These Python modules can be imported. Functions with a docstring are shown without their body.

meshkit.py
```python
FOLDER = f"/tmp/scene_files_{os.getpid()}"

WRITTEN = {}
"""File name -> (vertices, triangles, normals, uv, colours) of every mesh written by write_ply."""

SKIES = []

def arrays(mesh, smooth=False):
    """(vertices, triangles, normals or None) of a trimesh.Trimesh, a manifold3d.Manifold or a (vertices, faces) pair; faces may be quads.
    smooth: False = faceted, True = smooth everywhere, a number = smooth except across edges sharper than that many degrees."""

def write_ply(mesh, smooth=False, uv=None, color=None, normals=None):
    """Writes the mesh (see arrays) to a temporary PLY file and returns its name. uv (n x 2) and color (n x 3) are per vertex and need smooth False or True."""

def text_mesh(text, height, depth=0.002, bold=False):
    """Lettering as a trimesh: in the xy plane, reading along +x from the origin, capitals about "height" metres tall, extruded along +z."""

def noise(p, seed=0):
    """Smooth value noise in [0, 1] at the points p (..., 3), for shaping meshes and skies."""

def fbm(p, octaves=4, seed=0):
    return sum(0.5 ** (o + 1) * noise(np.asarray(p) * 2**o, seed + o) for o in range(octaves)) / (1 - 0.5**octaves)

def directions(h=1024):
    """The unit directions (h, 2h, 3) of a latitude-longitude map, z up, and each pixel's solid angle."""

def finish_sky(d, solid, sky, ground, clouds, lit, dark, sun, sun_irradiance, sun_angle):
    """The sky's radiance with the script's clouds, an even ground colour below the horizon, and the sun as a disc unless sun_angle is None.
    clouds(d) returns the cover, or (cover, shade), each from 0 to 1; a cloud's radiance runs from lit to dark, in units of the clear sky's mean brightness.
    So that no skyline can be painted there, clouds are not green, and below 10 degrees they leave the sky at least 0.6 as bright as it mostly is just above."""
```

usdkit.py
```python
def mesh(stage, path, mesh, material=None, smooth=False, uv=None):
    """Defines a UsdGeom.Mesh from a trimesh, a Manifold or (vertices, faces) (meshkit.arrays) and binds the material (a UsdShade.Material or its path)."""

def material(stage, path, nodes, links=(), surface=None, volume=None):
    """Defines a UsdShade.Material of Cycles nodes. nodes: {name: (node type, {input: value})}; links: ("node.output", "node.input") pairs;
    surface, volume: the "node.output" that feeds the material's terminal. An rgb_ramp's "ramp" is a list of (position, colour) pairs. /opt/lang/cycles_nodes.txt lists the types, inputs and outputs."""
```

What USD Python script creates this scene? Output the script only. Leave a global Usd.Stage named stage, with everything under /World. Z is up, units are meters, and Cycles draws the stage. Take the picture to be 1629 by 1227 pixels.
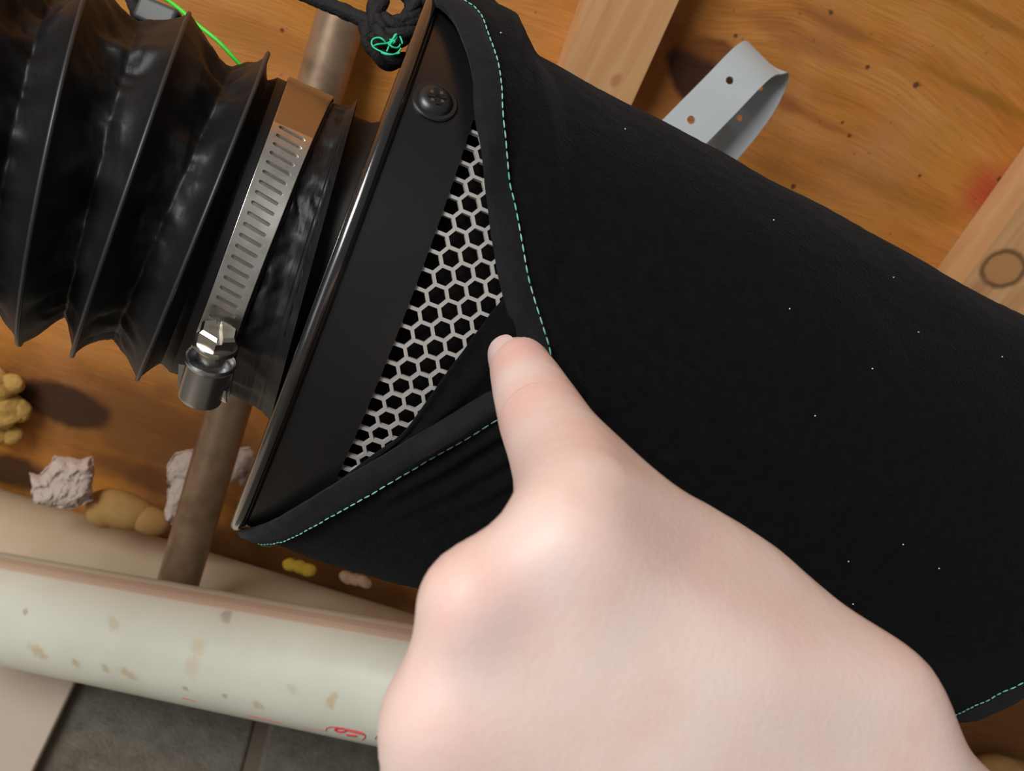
import math, random
import numpy as np, trimesh, manifold3d as m3
import usdkit, meshkit
from pxr import Usd, UsdGeom, UsdLux, UsdShade, Gf, Sdf

random.seed(7); np.random.seed(7)
stage = Usd.Stage.CreateInMemory()
UsdGeom.SetStageUpAxis(stage, 'Z'); UsdGeom.SetStageMetersPerUnit(stage, 1.0)
UsdGeom.Xform.Define(stage, '/World')

# ------------------------------------------------------------------ camera
FPX, CX, CY = 1500.0, 814.5, 613.5
CAM = np.array([0, -.55, .64])
_x = np.array([.913, -.339, .226]); _x /= np.linalg.norm(_x)          # the wall's own axes seen from the camera
_z = np.array([.338, .797, -.5]); _z -= _x * (_z @ _x); _z /= np.linalg.norm(_z)
_y = np.cross(_x, _z); _y *= np.sign(_y[2]) / np.linalg.norm(_y)
RT, UP, FW = (np.array([_x[i], _y[i], _z[i]]) for i in range(3))
cam = UsdGeom.Camera.Define(stage, '/World/camera')
cam.CreateHorizontalApertureAttr(36.0); cam.CreateVerticalApertureAttr(36.0 * 1227 / 1629)
cam.CreateFocalLengthAttr(36.0 * FPX / 1629)
cam.CreateClippingRangeAttr(Gf.Vec2f(.01, 100))
cam.CreateFStopAttr(24.0); cam.CreateFocusDistanceAttr(.285)
m = Gf.Matrix4d(*RT, 0, *UP, 0, *(-FW), 0, *CAM, 1)
cam.AddTransformOp().Set(m)
cam.CreateExposureAttr(0.0)

# ------------------------------------------------------------------ light
dome = UsdLux.DomeLight.Define(stage, '/World/sky_light')
dome.CreateColorAttr(Gf.Vec3f(1.0, .97, .93)); dome.CreateIntensityAttr(.055)
def rect(name, pos, target, w, h, inten, color):
    l = UsdLux.RectLight.Define(stage, '/World/' + name)
    pos, target = np.array(pos, float), np.array(target, float)
    b = pos - target; b /= np.linalg.norm(b)
    r = np.cross([0, 0, 1], b); r /= np.linalg.norm(r); u = np.cross(b, r)
    l.AddTransformOp().Set(Gf.Matrix4d(*r, 0, *u, 0, *b, 0, *pos, 1))
    l.CreateWidthAttr(w); l.CreateHeightAttr(h); l.CreateIntensityAttr(inten); l.CreateColorAttr(Gf.Vec3f(*color))
    return l
rect('ceiling_lamp', (-1.0, -1.2, 1.6), (.1, -.3, .45), .8, .7, 16.5, (1.0, .975, .94))
rect('added_fill', (-1.4, -1.7, 1.0), (.1, -.3, .4), 1.0, 1.5, 1.5, (.93, .97, 1.0))  # unseen fill added on the camera side to lift the front

# ------------------------------------------------------------------ pixel rays (each point gets a real distance)
ray = lambda px, py: (px - CX) / FPX * RT - (py - CY) / FPX * UP + FW
at = lambda px, py, Z: CAM + Z * ray(px, py)
def proj(P):
    q = np.asarray(P, float) - CAM
    return np.stack([CX + FPX * (q @ RT) / (q @ FW), CY - FPX * (q @ UP) / (q @ FW), q @ FW], -1)
def on_plane(px, py, p0, n):
    r = ray(px, py); n = np.asarray(n, float); return CAM + r * ((np.asarray(p0) - CAM) @ n / (r @ n))
on_wall = lambda px, py, y=0.: on_plane(px, py, (0, y, 0), (0, 1, 0))
on_floor = lambda px, py, z=0.: on_plane(px, py, (0, 0, z), (0, 0, 1))
unit = lambda v: np.asarray(v, float) / np.linalg.norm(v)

# ------------------------------------------------------------------ materials
MATS = {}
def mat(name, color, rough=.5, metal=0., spec=.5, var=None, vscale=30, bump=0., bscale=200, bdist=.001, detail=4, coord='pos', vmap=(1, 1, 1), sheen=0., sss=0., coat=0., ramp=None, vrough=.6, extra=None):
    """Principled material; var: second colour mixed in by noise; ramp: (lo, hi) sharpness of the mix."""
    N = {'g': ('geometry', {}), 'p': ('principled_bsdf', {'base_color': color, 'roughness': rough, 'metallic': metal, 'specular_ior_level': spec})}
    L = []
    if sheen: N['p'][1].update({'sheen_weight': sheen, 'sheen_roughness': .5, 'sheen_tint': (.8, .9, 1.)})
    if coat: N['p'][1].update({'coat_weight': coat, 'coat_roughness': .15})
    if sss: N['p'][1].update({'subsurface_weight': sss, 'subsurface_scale': .004, 'subsurface_radius': (1., .35, .2)})
    if var is not None:
        N['m'] = ('mapping', {'scale': vmap}); N['n'] = ('noise_texture', {'scale': vscale, 'detail': detail, 'roughness': vrough})
        lo, hi = ramp or (.35, .65)
        N['r'] = ('rgb_ramp', {'ramp': [(0, color), (lo, color), (hi, var), (1, var)]})
        L += [('g.position', 'm.vector'), ('m.vector', 'n.vector'), ('n.fac', 'r.fac'), ('r.color', 'p.base_color')]
    if bump:
        N['bn'] = ('noise_texture', {'scale': bscale, 'detail': 3, 'roughness': .6}); N['b'] = ('bump', {'strength': bump, 'distance': bdist})
        L += [('g.position', 'bn.vector'), ('bn.fac', 'b.height'), ('b.normal', 'p.normal')]
    if extra: extra(N, L)
    MATS[name] = usdkit.material(stage, '/World/Looks/' + name, N, L, surface='p.BSDF')
    return MATS[name]

def blob(N, L, i, src, center, radii, color, soft=(1.15, .75), wob=.35, wscale=40, amount=1.):
    """An irregular stain, knot or painted shade of a shape of its own, at a place on the surface: mixes COLOR over SRC, returns the new output."""
    k = f'k{i}'
    N[k+'s'] = ('vector_math', {'math_type': 'subtract', 'vector2': center}); L.append(('g.position', k+'s.vector1'))
    N[k+'d'] = ('vector_math', {'math_type': 'multiply', 'vector2': tuple(1 / r for r in radii)}); L.append((k+'s.vector', k+'d.vector1'))
    N[k+'l'] = ('vector_math', {'math_type': 'length'}); L.append((k+'d.vector', k+'l.vector1'))
    N[k+'n'] = ('noise_texture', {'scale': wscale, 'detail': 4}); L.append(('g.position', k+'n.vector'))
    N[k+'a'] = ('math', {'math_type': 'multiply_add', 'value2': wob * 2}); L += [(k+'n.fac', k+'a.value1'), (k+'l.value', k+'a.value3')]
    N[k+'r'] = ('map_range', {'range_type': 'smoothstep', 'from_min': soft[0] + wob, 'from_max': soft[1] + wob, 'to_min': 0., 'to_max': amount}); L.append((k+'a.value', k+'r.value'))
    N[k+'m'] = ('mix_color', {'blend_type': 'mix', 'b': color}); L += [(k+'r.result', k+'m.fac'), (src, k+'m.a')]
    return k + 'm.result'

def plywood_extra(N, L):
    # long grain along the wall, bent by slow noise, then knots, stains, dirt with painted shade, and pitch specks
    N['w'] = ('noise_texture', {'scale': 3.2, 'detail': 2}); L.append(('g.position', 'w.vector'))
    N['wm'] = ('vector_math', {'math_type': 'multiply', 'vector2': (0., 0., .16)}); L.append(('w.color', 'wm.vector1'))
    N['wa'] = ('vector_math', {'math_type': 'add'}); L += [('g.position', 'wa.vector1'), ('wm.vector', 'wa.vector2')]
    N['gm'] = ('mapping', {'scale': (5., 1., 46.)}); L.append(('wa.vector', 'gm.vector'))
    N['gn'] = ('noise_texture', {'scale': 1., 'detail': 5, 'roughness': .6}); L.append(('gm.vector', 'gn.vector'))
    N['gr'] = ('rgb_ramp', {'ramp': [(.2, (.34, .115, .018)), (.42, (.50, .19, .034)), (.6, (.57, .24, .055)), (.8, (.60, .30, .10))]}); L.append(('gn.fac', 'gr.fac'))
    N['fm'] = ('mapping', {'scale': (40., 1., 700.)}); L.append(('wa.vector', 'fm.vector'))
    N['fn'] = ('noise_texture', {'scale': 1., 'detail': 3}); L.append(('fm.vector', 'fn.vector'))
    N['fr'] = ('map_range', {'from_min': .3, 'from_max': .7, 'to_min': .80, 'to_max': 1.08}); L.append(('fn.fac', 'fr.value'))
    N['fx'] = ('vector_math', {'math_type': 'scale'}); L += [('gr.color', 'fx.vector1'), ('fr.result', 'fx.scale')]
    N['hn'] = ('noise_texture', {'scale': 13., 'detail': 3}); L.append(('g.position', 'hn.vector'))
    N['hr'] = ('map_range', {'from_min': .48, 'from_max': .7, 'to_min': 0., 'to_max': .6}); L.append(('hn.fac', 'hr.value'))
    N['hm'] = ('mix_color', {'b': (.52, .24, .10)}); L += [('hr.result', 'hm.fac'), ('fx.vector', 'hm.a')]
    N['h2'] = ('noise_texture', {'scale': 17., 'detail': 3, 'offset': 3.}); N['h2m'] = ('mapping', {'location': (3.3, 1.7, 5.1)}); L += [('g.position', 'h2m.vector'), ('h2m.vector', 'h2.vector')]
    N['h2r'] = ('map_range', {'from_min': .5, 'from_max': .72, 'to_min': 0., 'to_max': .6}); L.append(('h2.fac', 'h2r.value'))
    N['h2x'] = ('mix_color', {'b': (.50, .22, .022)}); L += [('h2r.result', 'h2x.fac'), ('hm.result', 'h2x.a')]
    src = 'h2x.result'
    W = lambda px, py: tuple(on_wall(px, py))
    spec = [((1125, 130), (.060, 1, .034), (.30, .10, .02), (1.4, .3), .4, .55), ((1120, 112), (.023, 1, .0185), (.05, .017, .010), (1.1, .8), .3, .97), ((250, 690), (.11, 1, .045), (.14, .055, .02), (1.5, .4), .5, .75), ((480, 905), (.12, 1, .03), (.10, .04, .015), (1.4, .5), .4, .8), ((1600, 1165), (.20, 1, .10), (.10, .042, .018), (1.3, .5), .4, .75), ((250, 765), (.05, 1, .012), (.13, .05, .018), (1.4, .5), .4, .7), ((100, 645), (.034, 1, .019), (.05, .02, .011), (1.15, .75), .35, .93),  # broad low browns: dirt with painted shade; the lower right one is painted shade
            ((1604, 318), (.036, 1, .022), (.40, .035, .022), (1.3, .3), .35, .8), ((20, 752), (.05, 1, .018), (.03, .014, .008), (1.2, .5), .4, .9),  # near-black one at the wall foot: painted contact shade and dirt
            ((1560, 20), (.07, 1, .0035), (.30, .12, .012), (1.3, .3), .5, .7), ((1590, 165), (.06, 1, .004), (.28, .12, .012), (1.3, .3), .5, .7),
            ((1270, 60), (.05, 1, .008), (.30, .10, .03), (1.3, .3), .6, .6), ((1250, 165), (.012, 1, .005), (.24, .085, .03), (1.3, .3), .5, .7), ((1410, 300), (.07, 1, .006), (.34, .14, .02), (1.3, .3), .6, .6), ((1330, 40), (.035, 1, .004), (.26, .09, .025), (1.3, .3), .6, .6), ((1090, 60), (.05, 1, .008), (.30, .10, .02), (1.3, .3), .6, .7), ((1240, 270), (.05, 1, .006), (.36, .13, .03), (1.3, .3), .6, .6), ((430, 70), (.05, 1, .012), (.36, .14, .03), (1.3, .3), .6, .6), ((1290, 185), (.03, 1, .003), (.3, .09, .02), (1.3, .3), .5, .6)]
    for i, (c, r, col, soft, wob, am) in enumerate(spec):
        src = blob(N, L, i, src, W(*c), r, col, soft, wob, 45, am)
    for j, (px, py, r) in enumerate([(1322, 20, 1.5), (1380, 107, 1.6), (1351, 216, 1.5), (1457, 135, 2.2), (1262, 297, 2.0), (1590, 285, 2.0), (1463, 280, 1.4), (1170, 57, 1.4), (449, 48, 1.4), (1340, 195, 1.1)]):
        src = blob(N, L, 20 + j, src, W(px, py), (r * .0009, 1, r * .0009), (.08, .03, .015), (1.2, .6), .3, 300, .9)
    N['vs'] = ('voronoi_texture', {'scale': 90}); L.append(('g.position', 'vs.vector'))
    N['vr'] = ('map_range', {'from_min': .10, 'from_max': .03, 'to_min': 0., 'to_max': .6}); L.append(('vs.distance', 'vr.value'))
    N['vm'] = ('mix_color', {'b': (.12, .05, .02)}); L += [('vr.result', 'vm.fac'), (src, 'vm.a'), ('vm.result', 'p.base_color')]
    N['bb'] = ('bump', {'strength': .25, 'distance': .002}); L += [('fn.fac', 'bb.height'), ('bb.normal', 'p.normal')]

def stud_extra(ring):
    def go(N, L):
        N['gm'] = ('mapping', {'scale': (150., 40., 7.)}); L.append(('g.position', 'gm.vector'))
        N['gn'] = ('noise_texture', {'scale': 1., 'detail': 5, 'distortion': .4}); L.append(('gm.vector', 'gn.vector'))
        N['gr'] = ('rgb_ramp', {'ramp': [(.25, (.46, .235, .10)), (.5, (.60, .33, .15)), (.75, (.68, .42, .22))]}); L.append(('gn.fac', 'gr.fac'))
        src = 'gr.color'
        for i, (c, r, col, soft, wob, am) in enumerate(ring):
            src = blob(N, L, i, src, tuple(c), r, col, soft, wob, 120, am)
        L.append((src, 'p.base_color'))
    return go

def speckle(colors, scale):
    def go(N, L):
        N['s'] = ('noise_texture', {'scale': scale, 'detail': 6, 'roughness': .75}); L.append(('g.position', 's.vector'))
        N['sr'] = ('rgb_ramp', {'ramp': colors}); L += [('s.fac', 'sr.fac'), ('sr.color', 'p.base_color')]
    return go

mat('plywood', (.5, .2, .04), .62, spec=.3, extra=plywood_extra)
mat('concrete', (.16, .15, .125), .9, spec=.2, bump=.5, bscale=350, bdist=.002, extra=speckle([(.2, (.08, .073, .06)), (.45, (.155, .143, .117)), (.6, (.19, .176, .146)), (.85, (.26, .24, .20))], 60))
mat('joint_mortar', (.16, .13, .10), .95, spec=.1)
mat('board_face', (.66, .57, .475), .7, spec=.25, var=(.60, .51, .42), vscale=9)
mat('beige_plastic', (.58, .485, .35), .4, spec=.4, var=(.53, .42, .29), vscale=14)
mat('steel_pipe', (.36, .25, .165), .38, metal=.55, var=(.20, .13, .08), vscale=55, ramp=(.45, .75), bump=.12, bscale=90)
mat('zinc_band', (.47, .51, .535), .5, metal=.1, spec=.4, var=(.43, .47, .495), vscale=25)
mat('duct_plastic', (.006, .0065, .008), .48, spec=.32, bump=.12, bscale=260, bdist=.0012)
mat('duct_wire', (.022, .023, .026), .4, spec=.5)
mat('clamp_steel', (.82, .80, .76), .3, metal=1., var=(.62, .60, .56), vscale=120)
mat('clamp_steel_inner', (.42, .38, .33), .3, metal=1.)  # brown tone stands in for a reflection on the under layer
mat('bolt_steel', (.60, .57, .51), .24, metal=1.)
mat('housing_steel', (.42, .43, .44), .3, metal=1.)
mat('black_paint', (.0075, .0075, .0085), .3, spec=.5, bump=.06, bscale=500, bdist=.0006)
mat('neck_metal', (.007, .0065, .006), .6, spec=.3)
mat('mesh_metal', (.41, .39, .37), .45, metal=.1, spec=.4, var=(.35, .345, .34), vscale=80)
mat('filter_media', (.006, .005, .005), .95, spec=.1)
mat('fleece', (.0055, .0058, .0066), .96, spec=.06, sheen=.03, bump=.6, bscale=900, bdist=.0008, var=(.004, .004, .004), vscale=300)
mat('binding_cloth', (.013, .0138, .016), .9, spec=.1, sheen=.05, bump=.5, bscale=1100, bdist=.0006, var=(.010, .0103, .011), vscale=200)
mat('lint', (.45, .45, .43), .9)
mat('green_thread', (.10, .48, .36), .7, var=(.28, .50, .42), vscale=200)
mat('bright_green_thread', (.02, .62, .30), .55)
mat('green_wire', (.08, .75, .05), .5)
mat('cord_black', (.013, .013, .014), .75, spec=.3, bump=.8, bscale=700, bdist=.001)
mat('buckle_gray', (.055, .06, .062), .5)
mat('foam_yellow', (.52, .33, .10), .9, spec=.1, var=(.40, .24, .07), vscale=60, bump=.5, bscale=200, bdist=.003)
mat('foam_beige', (.45, .28, .10), .85, spec=.15, var=(.36, .2, .07), vscale=30)
mat('paper_white', (.56, .47, .42), .9, spec=.1, var=(.48, .38, .33), vscale=70, bump=.4, bscale=250, bdist=.002)
mat('nail', (.86, .60, .56), .3, spec=.5, sss=.2)
mat('skin_line', (.66, .36, .31), .6)

def pvc_extra(axis_p, axis_d, marks):
    def go(N, L):
        src = 'r.color'
        for i, (c, r, col, am) in enumerate(marks):
            src = blob(N, L, i, src, tuple(c), r, col, (1.2, .3), .7, 330, am)
        L.append((src, 'p.base_color'))
        L.remove(('r.color', 'p.base_color'))
    return go

# ------------------------------------------------------------------ scene tree helpers
ORIGIN, TAKEN = {}, set()
def numbered(path):
    if path not in TAKEN:
        TAKEN.add(path); return path
    k = 1
    while f'{path}_{k:03d}' in TAKEN: k += 1
    TAKEN.add(f'{path}_{k:03d}'); return f'{path}_{k:03d}'
def keys(p, label=None, cat=None, group=None, kind=None):
    for k, v in (('label', label), ('category', cat), ('group', group), ('kind', kind)):
        if v: p.SetCustomDataByKey(k, v)
def thing(name, label, cat, base, group=None, kind=None):
    path = numbered('/World/' + name); base = np.asarray(base, float)
    x = UsdGeom.Xform.Define(stage, path); x.AddTranslateOp().Set(Gf.Vec3d(*map(float, base)))
    ORIGIN[path] = base; keys(x.GetPrim(), label, cat, group, kind)
    return path
def part(parent, name, mesh, material, smooth=35, label=None, kind=None):
    path = numbered(parent + '/' + name)
    o = ORIGIN[parent]; ORIGIN[path] = o
    v, f = (np.asarray(mesh.vertices), np.asarray(mesh.faces))
    p = usdkit.mesh(stage, path, trimesh.Trimesh(v - o, f, process=False), MATS[material], smooth=smooth)
    keys(p.GetPrim(), label, kind=kind)
    return path

# ------------------------------------------------------------------ mesh helpers
TM = lambda v, f: trimesh.Trimesh(np.asarray(v, float).reshape(-1, 3), np.asarray(f, int), process=False)
cat_ = lambda ms: trimesh.util.concatenate([x for x in ms if x is not None])
def grid(P, cu=False, cv=False, flip=False):
    n, k = P.shape[:2]; idx = np.arange(n * k).reshape(n, k); F = []
    a = idx if not cu else np.vstack([idx, idx[:1]])
    a = a if not cv else np.hstack([a, a[:, :1]])
    q = np.stack([a[:-1, :-1], a[1:, :-1], a[1:, 1:], a[:-1, 1:]], -1).reshape(-1, 4)
    if flip: q = q[:, ::-1]
    return TM(P, np.vstack([q[:, [0, 1, 2]], q[:, [0, 2, 3]]]))
def fixed(mesh):
    mesh = trimesh.Trimesh(mesh.vertices, mesh.faces, process=True)
    trimesh.repair.fix_normals(mesh); return mesh
def spline(pts, n):
    from scipy.interpolate import CubicSpline
    pts = np.asarray(pts, float); t = np.r_[0, np.cumsum(np.linalg.norm(np.diff(pts, axis=0), axis=1))]
    return CubicSpline(t, pts)(np.linspace(0, t[-1], n))
def frames(P, ref):
    T = np.gradient(P, axis=0); T /= np.linalg.norm(T, axis=1, keepdims=True)
    A = ref - T * (T @ ref)[:, None]; A /= np.linalg.norm(A, axis=1, keepdims=True)
    return T, A, np.cross(T, A)
def tube(P, r, n=12, cap=True, ref=None, flat=1.):
    P = np.asarray(P, float); r = np.broadcast_to(r, len(P))
    T = np.gradient(P, axis=0); T /= np.linalg.norm(T, axis=1, keepdims=True)
    A = np.zeros_like(P); a = np.array([.3, .5, .8]) if ref is None else np.asarray(ref, float)
    for i in range(len(P)):
        a = a - T[i] * (a @ T[i]); a /= np.linalg.norm(a); A[i] = a
    B = np.cross(T, A); th = np.linspace(0, 2 * np.pi, n, endpoint=False)
    V = P[:, None] + r[:, None, None] * (np.cos(th)[None, :, None] * A[:, None] * flat + np.sin(th)[None, :, None] * B[:, None])
    g = grid(V, cv=True); v, f = list(g.vertices), list(g.faces)
    if cap:
        k = len(v); v += [P[0], P[-1]]
        b = (len(P) - 1) * n
        for i in range(n):
            j = (i + 1) % n; f += [[k, j, i], [k + 1, b + i, b + j]]
    return fixed(TM(v, f))
def lathe(profile, o, axis, n=48, closed=True):
    """profile: (along, radius) pairs; turned about the axis through o."""
    axis = unit(axis); a = unit(np.cross(axis, [.31, .22, .9])); b = np.cross(axis, a)
    th = np.linspace(0, 2 * np.pi, n, endpoint=False); pr = np.asarray(profile, float)
    V = np.asarray(o) + pr[:, 0, None, None] * axis + pr[:, 1, None, None] * (np.cos(th)[None, :, None] * a + np.sin(th)[None, :, None] * b)
    return fixed(grid(V, cv=True, cu=closed))
def solid_disc(profile, o, axis, n=32):
    """Open profile whose ends lie on the axis (radius ~0)."""
    return lathe([(profile[0][0], 1e-5)] + list(profile) + [(profile[-1][0], 1e-5)], o, axis, n, closed=False)
def box_between(c8): return fixed(trimesh.convex.convex_hull(np.asarray(c8)))
def rounded(box_min, box_max, r, R=None, o=(0, 0, 0)):
    lo, hi = np.array(box_min, float) + r, np.array(box_max, float) - r
    s = m3.Manifold.sphere(r, 16)
    h = m3.Manifold.batch_hull([s.translate([x, y, z]) for x in (lo[0], hi[0]) for y in (lo[1], hi[1]) for z in (lo[2], hi[2])])
    q = h.to_mesh(); v = np.array(q.vert_properties[:, :3])
    if R is not None: v = v @ np.asarray(R) + np.asarray(o)
    return TM(v, q.tri_verts)
def lump(c, radii, seed, amp=.35, sub=4, fr=60., flat_y=None):
    s = trimesh.creation.icosphere(sub, 1.); v = np.array(s.vertices)
    n = meshkit.fbm(v * np.asarray(radii) * fr + seed * 7.3 + 50, 4, seed)
    v = v * (1 + amp * (n[:, None] * 2 - 1) * 1.3)
    v = v * np.asarray(radii) + np.asarray(c)
    if flat_y is not None: v[:, 1] = np.minimum(v[:, 1], flat_y)
    return TM(v, s.faces)

# ================================================================== the setting
wl = thing('wall_back', 'orange-brown knotty plywood wall behind the whole scene', None, (0, 0, 0), kind='structure')
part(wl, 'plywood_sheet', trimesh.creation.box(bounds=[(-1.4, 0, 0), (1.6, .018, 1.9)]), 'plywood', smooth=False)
fl = thing('floor', 'grey rough concrete floor below the white pipes', None, (0, 0, 0), kind='structure')
part(fl, 'mortar_bed', trimesh.creation.box(bounds=[(-1.4, -1.8, -.06), (1.6, .018, -.003)]), 'joint_mortar', smooth=False)
xs = [-1.4, -.85, -.36, .078, .52, .96, 1.6]; ys = [-1.8, -1.25, -.7, -.30, 0.0]
for i in range(len(xs) - 1):
    for j in range(len(ys) - 1):
        g = .0055
        part(fl, 'concrete_slab', rounded((xs[i] + g, ys[j] + g, -.05), (xs[i + 1] - g, ys[j + 1] - (g if j < 3 else 0), 0 - .0008 * ((i * 3 + j) % 3)), .004), 'concrete', smooth=30)

# pale board lying on the slabs
bd = thing('floor_board', 'pale beige flat board lying on the concrete slabs, partly under the glossy pipe', 'board', (-.2, -.3, 0))
part(bd, 'board', rounded((-.42, -.75, .0005), (on_floor(120, 1085, .012)[0], -.002, .0125), .002), 'board_face')

# timber battens on the wall
def batten(name, label, poly_front, face_y, extra):
    mat(name + '_wood_' + str(len(MATS)), (.6, .33, .15), .65, spec=.25, extra=extra); mname = list(MATS)[-1]
    F4 = np.array(poly_front)
    B4 = F4.copy(); B4[:, 1] = -.0005
    b = F4.mean(0)
    t = thing(name, label, 'timber', (b[0], 0, F4[:, 2].min()))
    h = m3.Manifold.hull_points(np.vstack([F4, B4]).astype(float)).to_mesh()
    part(t, 'timber', TM(h.vert_properties[:, :3], h.tri_verts), mname, smooth=False)
fy = -.032
def strip(c0, c1, w0, w1, up0, up1):
    """Four corners of a straight front face: edge pixels c0/c1 (two points each on left and right edge), prolonged to the heights up0, up1."""
    out = []
    for (a, b) in ((c0), (c1)):
        A, B = on_wall(*a, fy), on_wall(*b, fy); d = (B - A) / (B - A)[2]
        out += [A + d * (up0 - A[2]), A + d * (up1 - A[2])]
    return out
batten('wall_batten', 'light tan wooden batten on the plywood, rising above the black sleeve', strip(((935, 0), (893, 118)), ((1080, 0), (1000, 177)), 0, 0, .36, 1.2), fy,
       stud_extra([(on_wall(980, 128, fy), (.003, 1, .004), (.42, .17, .08), (1.3, .5), .3, .7)]))
kc = on_wall(1596, 428, fy)
batten('wall_batten', 'pinkish tan wooden batten with an oval dark knot ring at the frame edge', strip(((1629, 317), (1515, 473)), ((1760, 400), (1640, 565)), 0, 0, .05, 1.2), fy,
       stud_extra([(kc, (.0145, 1, .0125), (.12, .06, .025), (1.15, .9), .12, .85), (kc, (.0115, 1, .0098), (.50, .25, .10), (1.1, .9), .12, .95), (kc + [-.006, 0, -.02], (.006, 1, .013), (.33, .15, .07), (1.3, .3), .3, .5)]))

# vertical metal pipe in front of the plywood
pa, pb = at(562, -40, .500), at(300, 870, .600); d = unit(pa - pb)
mp = thing('metal_pipe', 'brownish worn metal pipe leaning upright behind the duct against the plywood', 'pipe', pb - d * .06)
tp = (-.0140 - pb[1]) / d[1]   # leans until it touches the plywood
part(mp, 'pipe', lathe([(-.06, .0132), (tp, .0132), (tp, .0112), (-.06, .0112)], pb, d, 48), 'steel_pipe')

# thick beige pipe along the foot of the wall
n = np.cross(ray(0, 775), ray(660, 980)); n = unit(n) * np.sign(n @ ray(300, 950))
Rb = .050; yb = -Rb - .002
zb = (Rb - n[1] * (yb - CAM[1])) / n[2] + CAM[2]
bp = thing('wall_foot_pipe', 'wide matte beige plastic pipe lying along the foot of the plywood wall', 'pipe', (-.3, yb, 0))
part(bp, 'pipe', lathe([(-.75, Rb), (1.3, Rb), (1.3, Rb - .005), (-.75, Rb - .005)], (0, yb, zb), (1, 0, 0), 96), 'beige_plastic')

for x_ in (-.62, .98):
    sp_ = thing('pipe_block', ('left' if x_ < 0 else 'right') + ' wooden block propping the beige pipe off the floor, out of the picture', 'block', (x_, yb, 0))
    part(sp_, 'block', rounded((x_ - .03, yb - .035, .0004), (x_ + .03, yb + .035, zb - Rb - .0003), .003), 'board_face')

# glossy white pipe crossing in front of it
g0, g1 = at(0, 967, .580), at(640, 1091, .510); gd = unit(g1 - g0); Rg = .0327
tA, tB = -.055, np.linalg.norm(g1 - g0) + .085
def hit_cyl(px, py, p, d, R):
    r = ray(px, py); o = CAM - p; a = r - d * (r @ d); b = o - d * (o @ d)
    A, B, Cc = a @ a, a @ b, b @ b - R * R; D = max(B * B - A * Cc, 0)
    return CAM + r * ((-B - math.sqrt(D)) / A)
G = lambda px, py: hit_cyl(px, py, g0, gd, Rg)
tan_, red_ = (.44, .33, .16), (.55, .04, .04)
marks = [(G(60, 1037), (.0085, .006, .0045), tan_, .6), (G(120, 1055), (.004, .004, .003), tan_, .7), (G(168, 1064), (.004, .004, .003), tan_, .7), (G(205, 1073), (.008, .006, .003), tan_, .6),
         (G(180, 993), (.006, .006, .003), tan_, .4), (G(315, 1030), (.005, .006, .005), (.55, .38, .2), .4), (G(305, 1062), (.006, .006, .007), (.55, .36, .24), .35), (G(528, 1115), (.003, .006, .007), tan_, .6), (G(410, 1122), (.004, .004, .003), tan_, .6),
         (G(466, 1098), (.004, .004, .003), tan_, .35), (G(360, 979), (.010, .006, .002), (.30, .24, .2), .6), (G(40, 974), (.002, .003, .002), (.3, .18, .12), .6), (G(295, 1096), (.0022, .003, .002), (.25, .2, .15), .6), (G(357, 1108), (.0022, .003, .002), (.3, .2, .12), .6)]
mat('reflection_tan', (.50, .385, .30), .5, spec=.3)  # pinkish tan stands in for the wall mirrored in the glossy pipe
mat('white_pvc', (.60, .62, .535), .36, spec=.5, var=(.53, .545, .46), vscale=22, ramp=(.45, .85), extra=pvc_extra(g0, gd, marks))
mat('red_ink', (.55, .035, .04), .45)
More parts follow.
